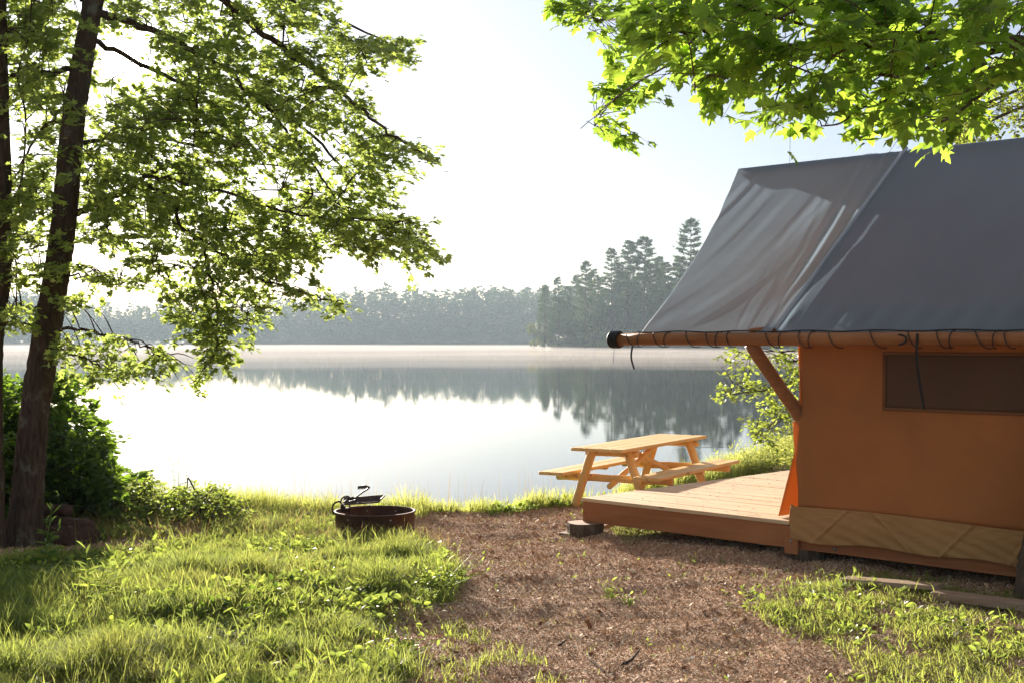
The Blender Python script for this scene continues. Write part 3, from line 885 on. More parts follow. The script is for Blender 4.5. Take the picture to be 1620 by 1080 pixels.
# ---- tree on the shore behind the tent
rng = np.random.default_rng(55)
SB = (5.9, 21.5, float(gz(5.9, 21.5)) - .05)
shore_tree = thing('shore_tree', 'small-leaved tree behind the tent, low boughs showing left of the orange wall', 'tree', SB)
tk = MB(); limbs = []
tp = catmull([SB, (5.9, 21.5, 1.8), (6.1, 21.4, 3.2), (6.8, 21.2, 4.6), (7.6, 21, 6.2)], 8)
tk.tube(tp, np.interp(np.arange(len(tp)), np.arange(5) * 8, [.2, .15, .13, .1, .05]), 14, wob=.03, rng=rng)
def sl(pxl, Ya, Yb, r0, r1):
    n = len(pxl); l3 = catmull([P(p[0], p[1], Ya + (Yb - Ya) * i / (n - 1)) for i, p in enumerate(pxl)], 6); limbs.append(l3); tk.tube(l3, taper(l3, r0, r1), 6, cap=False)
sl([(1375, 560), (1310, 585), (1268, 572), (1245, 570), (1238, 557), (1210, 555)], 21.3, 19.5, .035, .008)
sl([(1375, 600), (1300, 600), (1262, 600), (1225, 615), (1180, 620), (1130, 628)], 21.3, 19.0, .03, .005)
sl([(1262, 590), (1268, 625), (1245, 655), (1215, 680), (1195, 688)], 20.4, 19.3, .014, .004)
sl([(1455, 330), (1500, 250), (1530, 215), (1570, 190), (1630, 165)], 21, 19.5, .05, .02)
sl([(1480, 220), (1520, 190), (1560, 165), (1640, 130)], 20.5, 19.5, .04, .02)
fo = Foliage(rng)
for poly, n in (([(1140, 545), (1400, 545), (1400, 640), (1290, 650), (1240, 640), (1200, 622), (1150, 640), (1118, 628), (1160, 600), (1165, 570), (1140, 560)], 115),
                ([(1190, 650), (1230, 630), (1260, 640), (1262, 665), (1230, 690), (1215, 705), (1190, 685), (1182, 660)], 28),
                ([(1470, 215), (1530, 160), (1600, 110), (1720, 80), (1720, 180), (1600, 200), (1560, 228), (1500, 240)], 170)):
    fill_crown(fo, poly, limbs, n, (18.8, 21.0), .072, 20, .45, 30, .3, rng, None)
tk.add(np.concatenate(fo.tw.v), np.concatenate(fo.tw.f))
tk.build('trunk', M['bark'], shore_tree); fo.build_leaves(OVAL * np.array((1.2, 1, 1)), M['shore_leaf'], shore_tree)

# ---- dark shrub behind the left trunks
rng = np.random.default_rng(66)
def shrub(label, poly, Yr, n, nleaf, size, L, base, name='shrub', mat='shrub_leaf', tmpl=OVAL, cat='shrub'):
    t = thing(name, label, cat, base)
    st = MB(); limbs_ = []
    xs_ = [p[0] for p in poly]; ys_ = [p[1] for p in poly]
    for i in range(9):
        while True:
            px = rng.uniform(min(xs_), max(xs_)); py = rng.uniform(min(ys_), max(ys_))
            if inpoly(np.array([px]), np.array([py]), poly)[0]: break
        e = P(px, py, rng.uniform(*Yr)); b = np.array(base) + rng.normal(size=3) * (.15, .15, 0)
        l3 = catmull([b, (b + e) / 2 + np.array((0, 0, .15)) + rng.normal(size=3) * .08, e], 5)
        limbs_.append(l3); st.tube(l3, taper(l3, .014, .004), 5, cap=False)
    f_ = Foliage(rng)
    fill_crown(f_, poly, limbs_, n, Yr, size, nleaf, L, 45, .2, rng, None, flat=.6, lr=.0035)
    st.add(np.concatenate(f_.tw.v), np.concatenate(f_.tw.f))
    st.build('stem', M['twig'], t); f_.build_leaves(tmpl, M[mat], t, 'foliage')
    return t
bx = P(95, 840, 15.6)
shrub('dense dark green shrub with oval leaves behind the leaning maple trunk', [(5, 600), (60, 598), (110, 592), (128, 605), (120, 640), (150, 660), (172, 690), (178, 740), (205, 745), (195, 775), (180, 800), (170, 835), (0, 850), (-60, 850), (-60, 640)],
      (14.2, 16.4), 900, 22, .095, .38, (bx[0], 15.4, float(gz(bx[0], 15.4)) - .05))
shrub('dark low shrub filling the left edge below the slender maple trunk', [(-220, 620), (-20, 610), (30, 700), (40, 850), (-220, 870)], (13.6, 15.5), 560, 20, .09, .4, (-5.9, 14.5, float(gz(-5.9, 14.5)) - .05))
shrub('yellow-green leafy bush on the bank at the right foot of the dark shrub', [(160, 760), (215, 742), (262, 770), (265, 820), (215, 845), (165, 835)], (14.8, 16.2), 150, 18, .06, .28, (-4.5, 15.3, float(gz(-4.5, 15.3)) - .05), mat='weed')
shrub('low bramble mound with bright tips on the bank left of the fire ring', [(205, 815), (250, 778), (295, 764), (350, 772), (390, 795), (395, 828), (330, 848), (230, 845)], (14.0, 15.8), 300, 17, .055, .25, (-3.55, 14.8, float(gz(-3.55, 14.8)) - .05), mat='weed')

# ------------------------------------------------------------------ platform, stumps, tent
U = np.array((UX, UY, 0.0)); V = np.array((VX, VY, 0.0)); Z = np.array((0, 0, 1.0))
A0 = np.array((TENT_A[0], TENT_A[1], 0.0))
def T(t, q, z): return A0 + U * t + V * q + Z * z
DZ = .78       # top of the platform
AX3 = np.array((U, V, Z))
LEN, WID = 7.2, 4.25
deck = thing('tent_platform', 'low wooden platform with sunlit boards carrying the orange tent', 'platform', T(0, 0, .54))
mb = MB(); rng = np.random.default_rng(3)
q = -.015
while q < WID:
    w_ = .138
    zj = rng.uniform(-.0015, .0015)
    t_a = -.012 + rng.uniform(-.004, .004)
    splits = [t_a] + sorted(rng.uniform(1.2, 6.0, 2)) + [LEN]
    for a, b in zip(splits[:-1], splits[1:]):
        mb.beam(T(a + .001, q + w_ / 2, DZ - .019 + zj), T(b - .001, q + w_ / 2, DZ - .019 + zj), w_, .036, bev=.0025)
    q += w_ + .0015
mb.build('decking', M['deck'], deck, smooth=False)
JT, JB = DZ - .039, .525
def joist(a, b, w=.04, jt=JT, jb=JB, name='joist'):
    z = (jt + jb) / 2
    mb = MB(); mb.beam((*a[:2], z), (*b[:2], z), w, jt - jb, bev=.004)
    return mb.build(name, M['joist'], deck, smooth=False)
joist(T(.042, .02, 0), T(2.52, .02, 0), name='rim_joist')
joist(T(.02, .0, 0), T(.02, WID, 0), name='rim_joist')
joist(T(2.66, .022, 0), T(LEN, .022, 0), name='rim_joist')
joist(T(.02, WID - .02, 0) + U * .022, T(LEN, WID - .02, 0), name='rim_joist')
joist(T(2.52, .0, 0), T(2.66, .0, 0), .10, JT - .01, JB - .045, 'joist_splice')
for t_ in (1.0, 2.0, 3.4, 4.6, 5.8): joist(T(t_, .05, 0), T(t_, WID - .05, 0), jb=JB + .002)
mb = MB(); mb.tube([T(3.02, -.012, .57), T(3.02, .01, .57)], .018, 8); mb.build('bolt', M['bolt'], deck)
mb = MB(); mb.tube([T(2.59, -.062, .60), T(2.59, -.04, .60)], .012, 8); mb.build('bolt', M['bolt'], deck)

def stump(t_, q_, r, label, top=None, name='stump'):
    c = T(t_, q_, 0); g = float(gz(c[0], c[1])) - .04
    top = JB - .001 if top is None else top
    o = thing(name, label, 'stump', (c[0], c[1], g))
    rng = np.random.default_rng(int(t_ * 100) + 5)
    n = 40; a = np.arange(n) / n * 2 * PI
    prof = r * (1 + .035 * np.sin(3 * a + 1) + .03 * np.sin(5 * a) + rng.normal(size=n) * .018)
    rows = []
    for k_, z in enumerate(np.linspace(g, top, 6)):
        pr = prof * (1 + .02 * math.sin(k_ * 2)) * (1.03 if k_ == 0 else 1)
        rows.append(np.stack([c[0] + np.cos(a) * pr, c[1] + np.sin(a) * pr, np.full(n, z)], 1))
    i = np.arange(n); j = (i + 1) % n
    mb = MB(); mb.add(np.concatenate(rows), np.concatenate([np.stack([k_ * n + i, k_ * n + j, (k_ + 1) * n + j, (k_ + 1) * n + i], 1) for k_ in range(5)]))
    mb.build('bark', M['bark_grey'], o)
    tp_ = rows[-1].copy(); tp_[:, 2] -= .002; tp_[:, :2] = c[:2] + (tp_[:, :2] - c[:2]) * .985
    mb = MB(); mb.add(tp_, [tuple(range(n))]); mb.build('cut_face', M['cutwood'], o, smooth=False)
    return o
stump(.05, -.02, .195, 'short barked stump under the near left corner of the platform')
stump(2.62, .16, .19, 'shaded stump under the joint of the platform edge below the tent corner')
stump(5.3, .2, .19, 'shaded stump under the platform far along at the right')
stump(.15, WID - .2, .19, 'stump under the lakeside corner of the platform')

# tent
TF = 2.64       # front wall position
WB = 7.0        # back wall position
EZ = 2.455      # eave log height
RZ = 4.42
tent = thing('safari_tent', 'orange canvas tent with grey fly roof laced to a log eave', 'tent', T(TF, 0, DZ))

def sheet(name, fn, nu, nv, mat, parent, thick=0.004, smooth=True):
    """surface from fn(u, v) -> points, given real thickness"""
    u, v = np.meshgrid(np.linspace(0, 1, nu), np.linspace(0, 1, nv))
    p = fn(u.ravel(), v.ravel())
    ii = (np.arange(nv - 1)[:, None] * nu + np.arange(nu - 1)[None, :]).ravel()
    mb = MB(); mb.add(p, np.stack([ii, ii + 1, ii + nu + 1, ii + nu], 1))
    o = mb.build(name, mat, parent, smooth)
    if thick:
        m = o.modifiers.new('cloth_thickness', 'SOLIDIFY'); m.thickness = thick; m.offset = 0
    return o
def TT(t, q, z):
    return A0[None] + U[None] * t[:, None] + V[None] * q[:, None] + Z[None] * z[:, None]

def tleft(s): return .54 + .54 * s + .09 * np.sin(PI * s)
def fly_near(u, v):
    s = v
    t0 = tleft(s)
    t = t0 + (7.6 - t0) * np.where(u < .55, u / .55 * .36, .36 + (u - .55) / .45 * .64)
    q = 2.1 - 2.47 * s
    z = RZ + (EZ + .06 - RZ) * s
    aw = np.clip(1 - (t - t0) / (2.62 - t0), 0, 1)       # 1 at free edge, 0 at rafter
    sag = .075 * np.sin(PI * s) * np.sin(PI * np.clip(aw, 0, 1)) + .05 * np.sin(PI * s) * (aw > 0) * aw
    z = z - sag
    # folds pulled towards the rafter foot and from the ridge
    k = (2.62 - t)
    near = np.exp(-((k - .05 - .55 * (1 - s) * .4) / .30) ** 2) * (k > 0)
    ph = (k / (.25 + .9 * (1 - s) + .35)) 
    z = z + .12 * near * (vn(ph * 17 + .8 * s, s * 1.6 + ph, 3) - .5) * np.sin(PI * np.clip(s, .02, 1)) ** .5
    z = z + .045 * np.exp(-((s - .2) / .28) ** 2) * (vn((t + s * .45) * 9, s * 2.2 + t * .7, 6) - .5) * sstep(.1, .5, k) * sstep(0, .12, s)
    z = z + .05 * np.exp(-((s - .9) / .18) ** 2) * (vn((t - (1 - s) * 1.3) * 6.5, s * 1.5, 12) - .5) * sstep(-.2, .1, k) * sstep(1.0, .93, s)
    # smooth, taut but slightly rippled main roof
    z = z + np.where(k <= 0, .006 * np.sin(t * 9 + s * 5) * np.sin(PI * s) + .010 * np.exp(-((s - .93) / .06) ** 2) * np.sin(t * 23), 0)
    z = z - .03 * np.where(k <= 0, np.sin(PI * s) * np.sin(PI * np.clip(-k / 4.4, 0, 1)), 0)
    # rafter pole shows as a ridge
    z = z + .042 * np.exp(-((k) / .028) ** 2)
    return TT(t, q, z)
sheet('fly', fly_near, 330, 110, M['fly'], tent)
def fly_far(u, v):
    s = v; t0 = tleft(s); t = t0 + (7.6 - t0) * u
    q = 2.1 + 2.47 * s
    z = RZ + (EZ + .06 - RZ) * s - .05 * np.sin(PI * s)
    return TT(t, q, z - .003)
sheet('fly', fly_far, 80, 40, M['fly'], tent)

def side_wall(qside, sgn):
    def fn(u, v):
        t = TF + (WB - TF) * u
        z = .90 + (EZ + .22 - .90) * v
        q = np.full_like(t, qside) + sgn * (.02 * np.sin(t * 2.1) * np.sin(PI * v) + .008 * np.sin(t * 7 + v * 4) * v + .045 * (fbm(t * 2.4 + v * .9, v * 1.3 - t * .5, 14) - .5) * sstep(0, .15, v))
        # front edge bellies forwards
        t = t - .07 * np.exp(-u * 30) * np.sin(PI * np.clip(v * 1.1, 0, 1)) ** 2 * np.where(v < .45, .9, -.5)
        return TT(t, q, z)
    return fn
sheet('side_wall', side_wall(-.01, -1), 120, 30, M['canvas'], tent)
sheet('side_wall', side_wall(4.2, 1), 60, 10, M['canvas'], tent)
def front(u, v):
    q = .0 + 4.18 * u
    z = DZ + .012 + (EZ + .2 - DZ) * v + 1.73 * (1 - np.abs(u - .5) * 2) * v
    lim = .72
    fl = np.clip((.43 - v) / .43, 0, 1)
    t = TF + .01 - .31 * fl + .012 * np.sin(q * 8) * fl
    q = q + .13 * fl * (1 - u)
    return TT(t, q, z)
sheet('front_wall', front, 60, 30, M['canvas'], tent)
def back(u, v):
    q = 4.18 * u; z = DZ + .012 + (EZ + .2 - DZ) * v + 1.6 * (1 - np.abs(u - .5) * 2) * v
    return TT(np.full_like(q, WB), q, z)
sheet('back_wall', back, 20, 12, M['canvas'], tent)
# groundsheet skirt lapped down over the joist
def skirt(u, v):
    t = TF - .055 + (WB + .05 - TF) * u
    top = .925 + .012 * np.sin(t * 2.3); bot = .60 + .03 * np.sin(t * 1.7 + 1) + .015 * np.sin(t * 6) + .05 * np.exp(-u * 8)
    z = bot + (top - bot) * v
    q = -.038 - .012 * (1 - v) - .018 * (fbm(t * 3.2 + v * 2.2, v * 2.5 - t * 1.2, 8) - .3) - .006 * np.sin((t * 1.2 + v) * 19) * (1 - v)
    # a few sharp creases
    for a, b, c_ in ((.35, .9, 1), (.95, -.9, .8), (1.55, .7, 1), (2.1, .5, .7), (.62, 0.1, .6)):
        dd = (t - TF - a) - b * (v - .5) * .4
        q = q - c_ * .014 * np.exp(-(dd / .022) ** 2)
    return TT(t, q, z)
sheet('skirt', skirt, 420, 40, M['skirt'], tent)
def skirt_end(u, v):
    # folded ear at the front corner
    q = -.03 + .16 * u; z = .64 + (.30 - .10 * u) * v + .16 * u * (1 - v)
    t = TF - .06 - .02 * np.sin(u * 6 + v * 3)
    return TT(t + 0 * u, q, z)
sheet('skirt', skirt_end, 12, 12, M['skirt'], tent)
# window with stitched surround
def wpanel(a, b, z0, z1, off):
    def fn(u, v):
        t = TF + a + (b - a) * u; z = z0 + (z1 - z0) * v
        vv = (z - .90) / (EZ + .22 - .90)
        q = -.01 - (.02 * np.sin(t * 2.1) * np.sin(PI * vv) + .008 * np.sin(t * 7 + vv * 4) * vv + .045 * (fbm(t * 2.4 + vv * .9, vv * 1.3 - t * .5, 14) - .5) * sstep(0, .15, vv)) - off
        return TT(t, q, z)
    return fn
win = sheet('window', wpanel(.89, 2.13, 1.86, 2.335, .006), 30, 14, M['mesh_window'], tent, .003)
for (a, b, z0, z1) in ((.865, 2.155, 2.325, 2.35), (.865, 2.155, 1.838, 1.866), (.865, .893, 1.866, 2.325), (2.127, 2.155, 1.866, 2.325)):
    sheet('hem', wpanel(a, b, z0, z1, .011), 24, 4, M['hem'], win, .004)
for qq in (3.3,):
    w2 = sheet('window', wpanel(qq, qq + 1.0, 1.86, 2.335, .006), 20, 10, M['mesh_window'], tent, .003)

def pole(name, a, b, r, parent=tent, mat='pole', n=16, wob=.012):
    a = np.array(a); b = np.array(b); k = 14
    t = np.linspace(0, 1, k)[:, None]
    pts = a + (b - a) * t + np.random.default_rng(int(abs(a.sum()) * 100)).normal(size=(k, 3)) * .0025
    mb = MB(); mb.tube(pts, r * (1 + .03 * np.sin(np.linspace(0, 9, k))), n, wob=wob)
    return mb.build(name, M[mat], parent)
LQ = -.40
eave = pole('eave_log', T(.735, LQ, EZ), T(7.7, LQ, EZ + .01), .058)
pole('eave_log', T(.735, 4.6, EZ), T(7.7, 4.6, EZ), .064)
pole('ridge_log', T(.56, 2.1, RZ - .105), T(7.6, 2.1, RZ - .105), .06)
for sg in (0, 1):
    q0, q1 = (LQ + .05, 2.06) if sg == 0 else (4.55, 2.14)
    for t_ in (2.62, 4.8, 7.0):
        pole('rafter', T(t_, q0, EZ + .0), T(t_, q1, RZ - .13), .034)
pole('corner_post', T(TF + .06, .06, DZ), T(TF + .06, .06, EZ + .25), .05)
pole('corner_post', T(TF + .06, 4.12, DZ), T(TF + .06, 4.12, EZ + .25), .05)
pole('brace', T(TF + .03, .13, 1.62), T(2.36, LQ + .03, EZ - .04), .062, n=18)
pole('brace', T(TF + .12, 4.17, 1.63), T(2.20, 4.55, EZ - .05), .062)
for q_ in (-.1, 4.3):
    pole('tie_beam', T(2.36, LQ + .02 if q_ < 0 else 4.55, EZ + .07), T(2.9, .12 if q_ < 0 else 4.1, EZ + .12), .034)
# lacing rope spiralling along the log, with eyelets on the fly hem
mb = MB(); tt_ = .92; rng = np.random.default_rng(9)
while tt_ < 7.4:
    w_ = rng.uniform(.07, .17); a_ = np.linspace(-.25 * PI, 1.3 * PI, 16)
    pts = [T(tt_ + w_ * (i / 15), LQ - math.cos(x + .2) * .0 + math.cos(x) * -.072, EZ + math.sin(PI - x) * .072 * (1 if True else 1)) for i, x in enumerate(np.linspace(.62 * PI, -.62 * PI, 16))]
    mb.tube(pts, .0048, 5)
    pts = [T(tt_ + w_ + .05 - .02 * (i / 15), LQ + math.cos(x) * -.072, EZ + math.sin(PI - x) * .072) for i, x in enumerate(np.linspace(.62 * PI, -.62 * PI, 16))]
    if rng.random() < .75: mb.tube(pts, .0048, 5)
    tt_ += rng.uniform(.24, .40)
# rope along the hem
hp = [T(a, LQ + .0, EZ + .075 + .006 * math.sin(a * 9)) for a in np.linspace(1.0, 7.5, 60)]
mb.tube(hp, .006, 5)
mb.build('lacing_rope', M['rope'], tent)
mb = MB()
for k_ in range(5):
    pts = [T(.745 + k_ * .022, LQ + math.cos(x) * .072, EZ + math.sin(x) * .072) for x in np.linspace(0, 2 * PI, 20)]
    mb.tube(pts, .014, 6)
mb.build('end_wrap', M['black'], tent)
def strap(a, b, c_, wid, name='strap'):
    pts = catmull([a, b, c_], 8); mb = MB()
    n = len(pts); l_ = pts - U * wid / 2; r_ = pts + U * wid / 2
    vs = np.concatenate([l_, r_, r_ + V * .004, l_ + V * .004]); i = np.arange(n - 1)
    f_ = [np.stack([k0 * n + i, k0 * n + i + 1, k1 * n + i + 1, k1 * n + i], 1) for k0, k1 in ((0, 1), (1, 2), (2, 3), (3, 0))]
    mb.add(vs, np.concatenate(f_)); return mb.build(name, M['black'], tent, smooth=False)
strap(T(1.01, LQ - .01, EZ - .05), T(1.0, LQ - .02, EZ - .17), T(1.045, LQ - .03, EZ - .29), .02)
sx = 4.05
mb = MB(); strap(T(sx, LQ - .07, EZ + .05), T(sx, LQ - .075, EZ - .2), T(sx + .05, LQ - .05, EZ - .57), .022)
mb = MB(); mb.tube([T(sx - .16 + .07 * math.sin(x), LQ - .07 - .01, EZ + .04 * math.cos(x * 1.0)) for x in np.linspace(0, PI, 10)], .009, 6); mb.build('strap', M['black'], tent)
mb = MB(); mb.tube([T(.765, LQ, EZ - .08), T(.762, LQ, EZ - .16), T(.75, LQ, EZ - .24)], .0022, 5); mb.build('cord', M['rope'], tent)
# seam on the fly over the rafter
def seam(u, v):
    s = v; k = (u - .5) * .05; t = 2.62 - k
    q = 2.1 - 2.47 * s; z = RZ + (EZ + .06 - RZ) * s + .042 * np.exp(-(k / .028) ** 2) + .006
    return TT(t, q, z)
M['seam'] = canvas_mat('fly_seam_tape', (.34, .36, .38), (.4, .42, .46), .2, rough=.4, spec=.5, blot=.05)
sheet('fly_seam', seam, 7, 60, M['seam'], tent, .003)

# ------------------------------------------------------------------ picnic table
ax = np.array((TLX, TLY, 0)); ax /= np.linalg.norm(ax); wx = np.array((ax[1], -ax[0], 0))
PM = np.array((1.04, 15.93, 0)); GZ = .355
table = thing('picnic_table', 'varnished pine picnic table with log legs between the platform and the lake', 'picnic table', (1.7, 17.1, GZ))
def K(a, w_, z): return PM + ax * a + wx * w_ + Z * (GZ + z)
TLN = 2.75
for i in range(4):
    w0 = -.27 + i * .18
    mb = MB(); mb.beam(K(0, w0, .745), K(TLN, w0, .745), .172, .042, bev=.006); mb.build('top_plank', M['pinewood'], table, smooth=False)
for w0 in (-.73, -.55, .58, .76):
    mb = MB(); mb.beam(K(.0, w0, .425), K(TLN, w0, .425), .168, .042, bev=.006); mb.build('bench_plank', M['pinewood'], table, smooth=False)
for a_ in (.38, TLN - .38):
    for sg in (-1, 1):
        o = pole('leg', K(a_, sg * .24, .715), K(a_ - .0, sg * .50, -.03), .055, table, 'pinewood', n=14)
    pole('bench_beam', K(a_ + .10, -.80, .352), K(a_ + .10, .80, .352), .048, table, 'pinewood')
    pole('top_beam', K(a_ + .06, -.36, .672), K(a_ + .06, .36, .672), .04, table, 'pinewood')
pole('cross_brace', K(1.72, .03, .69), K(.30, .03, .27), .036, table, 'pinewood')
pole('cross_brace', K(1.03, -.05, .69), K(TLN - .30, -.05, .27), .036, table, 'pinewood')
for w0 in (-.69, .69):
    mb = MB(); mb.beam(K(TLN / 2, w0 - .17, .385), K(TLN / 2, w0 + .17, .385), .08, .036, bev=.004); mb.build('batten', M['pinewood'], table, smooth=False)
mb = MB()
mb.tube([K(.38 + .10 - .052, -.5, .352), K(.38 + .10 - .044, -.5, .352)], .014, 8); mb.build('bolt', M['bolt'], table); mb = MB()
mb.tube([K(.38 + .10 - .052, .5, .352), K(.38 + .10 - .044, .5, .352)], .014, 8)
mb.build('bolt', M['bolt'], table)

# ------------------------------------------------------------------ fire ring with swinging grill
FC = np.array((-1.44, 13.62)); FR = .415
fg = float(gz(*FC)) - .03
ring = thing('fire_ring', 'rusty steel campfire ring in the grass at the edge of the gravelly clearing', 'fire ring', (FC[0], FC[1], fg))
n = 72; a = np.arange(n) / n * 2 * PI
def rg_(r, z): return np.stack([FC[0] + np.cos(a) * r, FC[1] + np.sin(a) * r, np.full(n, z) if np.isscalar(z) else z], 1)
ZT = .665
rows = [rg_(FR, fg - .02), rg_(FR, ZT - .02), rg_(FR + .012, ZT - .014), rg_(FR + .014, ZT), rg_(FR - .006, ZT + .002), rg_(FR - .01, ZT - .02), rg_(FR - .01, fg - .02)]
i = np.arange(n); j = (i + 1) % n
mb = MB(); mb.add(np.concatenate(rows), np.concatenate([np.stack([k_ * n + i, k_ * n + j, (k_ + 1) * n + j, (k_ + 1) * n + i], 1) for k_ in range(len(rows) - 1)]))
mb.build('shell', M['rust'], ring)
for aa in (.35, 1.1, 1.9, 2.7, 4.1, 5.2):
    mb = MB(); c = np.array((FC[0] + math.cos(aa) * (FR + .004), FC[1] + math.sin(aa) * (FR + .004), ZT - .055)); d = np.array((math.cos(aa), math.sin(aa), 0))
    mb.tube([c - d * .02, c + d * .006], .011, 8); mb.build('bolt', M['bolt'], ring)
mb = MB(); mb.add(np.vstack([rg_(FR - .015, float(fg + .06)), [(FC[0], FC[1], fg + .10)]]), [(int(p), int((p + 1) % n), n) for p in range(n)])
mb.build('ash_bed', M['ash'], ring)
def FP(px, py, dy=0.0): return P(px, py, 13.6 + dy)
gr = thing('unused', None, None, (0, 0, 0)); bpy.data.objects.remove(gr)
# post sleeves on the rim
mb = MB()
mb.tube([FP(541, 806), FP(541, 795)], .017, 8); mb.tube([FP(545, 808), FP(545, 799)], .014, 8); mb.tube([FP(553, 812), FP(553, 792)], .008, 8)
mb.box(FP(546, 805), (.04, .03, .015))
mb.build('hinge_post', M['iron'], ring)
# grill plate: frame and rods
c0 = P(541, 797.5, 13.42); c1 = P(598.5, 793.5, 13.42); c2 = P(608.6, 782.8, 13.85); c3 = P(551, 787, 13.85)
mb = MB()
for p, q_ in ((c0, c1), (c1, c2), (c2, c3), (c3, c0)): mb.tube([p, q_], .0095, 6)
for k_ in range(1, 34):
    f_ = k_ / 34; mb.tube([c0 + (c3 - c0) * f_, c1 + (c2 - c1) * f_], .0052, 5)
mb.build('grill_grate', M['iron'], ring)
def coil(p, q_, r=.016, turns=6):
    p = np.array(p); q_ = np.array(q_); d = q_ - p; L_ = np.linalg.norm(d); d = d / L_
    s_ = np.cross(d, (0, 0, 1)); s_ /= np.linalg.norm(s_); u_ = np.cross(s_, d)
    return [p + d * L_ * x + (s_ * math.cos(x * turns * 2 * PI) + u_ * math.sin(x * turns * 2 * PI)) * r for x in np.linspace(0, 1, turns * 10)]
mb = MB(); mb.tube(catmull([FP(561, 788), FP(572, 779), FP(582, 772.5), FP(584, 770), FP(580, 769)], 5), .0095, 7); mb.tube(coil(FP(580, 769.5), FP(566, 770.5)), .0065, 5)
mb.build('handle', M['iron'], ring)
mb = MB(); mb.tube(catmull([FP(543, 798), FP(553, 793), FP(562, 790.5), FP(563.5, 788), FP(559, 787)], 5), .0095, 7); mb.tube(coil(FP(559, 787.5), FP(544, 788.5)), .0065, 5)
mb.build('handle', M['iron'], ring)
mb = MB(); mb.tube(catmull([FP(531, 813), FP(526.5, 809), FP(526, 801), FP(530, 795), FP(537, 792.5), FP(540.5, 797), FP(541, 803)], 6), .0095, 7)
mb.tube(catmull([FP(539, 794), FP(541, 787.5), FP(548, 784), FP(553, 786), FP(553, 790)], 5), .008, 7)
mb.build('swing_arm', M['iron'], ring)

# ------------------------------------------------------------------ boards, rotten logs, sticks
def board(name, label, a, b, w_, th, mat='plank', lift=.01, tilt=0, cat='board'):
    za = float(gz(*a)) + lift + th / 2; zb = float(gz(*b)) + lift + tilt + th / 2
    mb = MB(); mb.beam((*a, za), (*b, zb), w_, th, bev=.004)
    return tag(mb.build(name, M[mat], smooth=False), label, cat)
board('plank', 'weathered plank lying in the grass beside the tent, its pale top catching the sun', G(1336, 927), G(1486, 944), .17, .035, lift=.03, tilt=.03)
board('plank', 'dark shaded beam on the ground running out of the frame before the maple foot', G(1478, 948), G(1700, 972), .16, .06, lift=.0)
board('plank', 'pale board passing under the corner stump of the platform', G(893, 847), G(1012, 824), .15, .03, lift=.0)
rng = np.random.default_rng(12)
def rotlog(label, a, b, r0, r1):
    mb = MB(); a = np.array(a, float); b = np.array(b, float); k_ = 16; t = np.linspace(0, 1, k_)[:, None]
    pts = a + (b - a) * t + rng.normal(size=(k_, 3)) * .006
    mb.tube(pts, np.linspace(r0, r1, k_) * (1 + rng.normal(size=k_) * .05), 14, wob=.09, rng=rng)
    return tag(mb.build('rotten_log', M['rotwood']), label, 'log')
rotlog('reddish rotten log lowest of the pile beside the leaning maple foot', P(52, 851, 13.3), P(146, 852, 13.1), .15, .12)
rotlog('reddish split log in the middle of the pile beside the leaning maple foot', P(60, 826, 13.35), P(143, 832, 13.2), .09, .07)
rotlog('short reddish log topmost of the pile beside the leaning maple foot', P(66, 808, 13.4), P(108, 806, 13.3), .07, .06)
def stick(label, pts, r):
    p3 = [(*G(*p[:2]), 0) for p in pts]; p3 = [(x, y, float(gz(x, y)) + .012 + h) for (x, y, _), h in zip(p3, [p[2] for p in pts])]
    mb = MB(); mb.tube(catmull(p3, 4), np.linspace(r, r * .5, (len(p3) - 1) * 4 + 1), 6)
    return tag(mb.build('stick', M['twig']), label, 'stick')
stick('short forked stick on the brown needles low in the middle of the photo', [(985, 1056, 0), (1000, 1050, .01), (1012, 1036, .04)], .011)
stick('thin pale stick lying beside a sprout on the needles near the bottom edge', [(932, 1046, 0), (945, 1060, .01), (958, 1072, .01)], .006)
stick('small twig on the needles right of the leafy clump', [(884, 1018, .0), (896, 1012, .02)], .009)

# ------------------------------------------------------------------ grass, weeds, mulch
def blades(mb, x, y, h, w_, rng, bend=(.3, 1.35), lean=None, zoff=0.0):
    n = len(x); z = gz(x, y) - .01 + zoff
    a = rng.uniform(0, 2 * PI, n); d = np.stack([np.cos(a), np.sin(a), 0 * a], 1)
    if lean is not None: d = d + np.array(lean); 
    fa = a + PI / 2 + rng.normal(size=n) * .5
    sd = np.stack([np.cos(fa), np.sin(fa), 0 * a], 1)
    b = rng.uniform(*bend, n)[:, None]
    k = np.array([0, .35, .7, 1.0]); wk = np.array([.8, 1, .7, 0])
    base = np.stack([x, y, z], 1)
    rows = []
    for kk, ww in zip(k, wk):
        c = base + Z * (h[:, None] * (kk - .42 * b * kk ** 2)) + d * (h[:, None] * b * .75 * kk ** 2)
        if ww > 0: rows += [c - sd * w_[:, None] * ww / 2, c + sd * w_[:, None] * ww / 2]
        else: rows.append(c)
    v = np.stack(rows, 1).reshape(-1, 3)
    o = np.arange(n)[:, None] * 7
    mb.add(v, np.concatenate([o + np.array([[0, 1, 3, 2]]), o + np.array([[2, 3, 5, 4]])]))
    mb.f.append(o + np.array([[4, 5, 6]]) + (mb.n - len(v)))

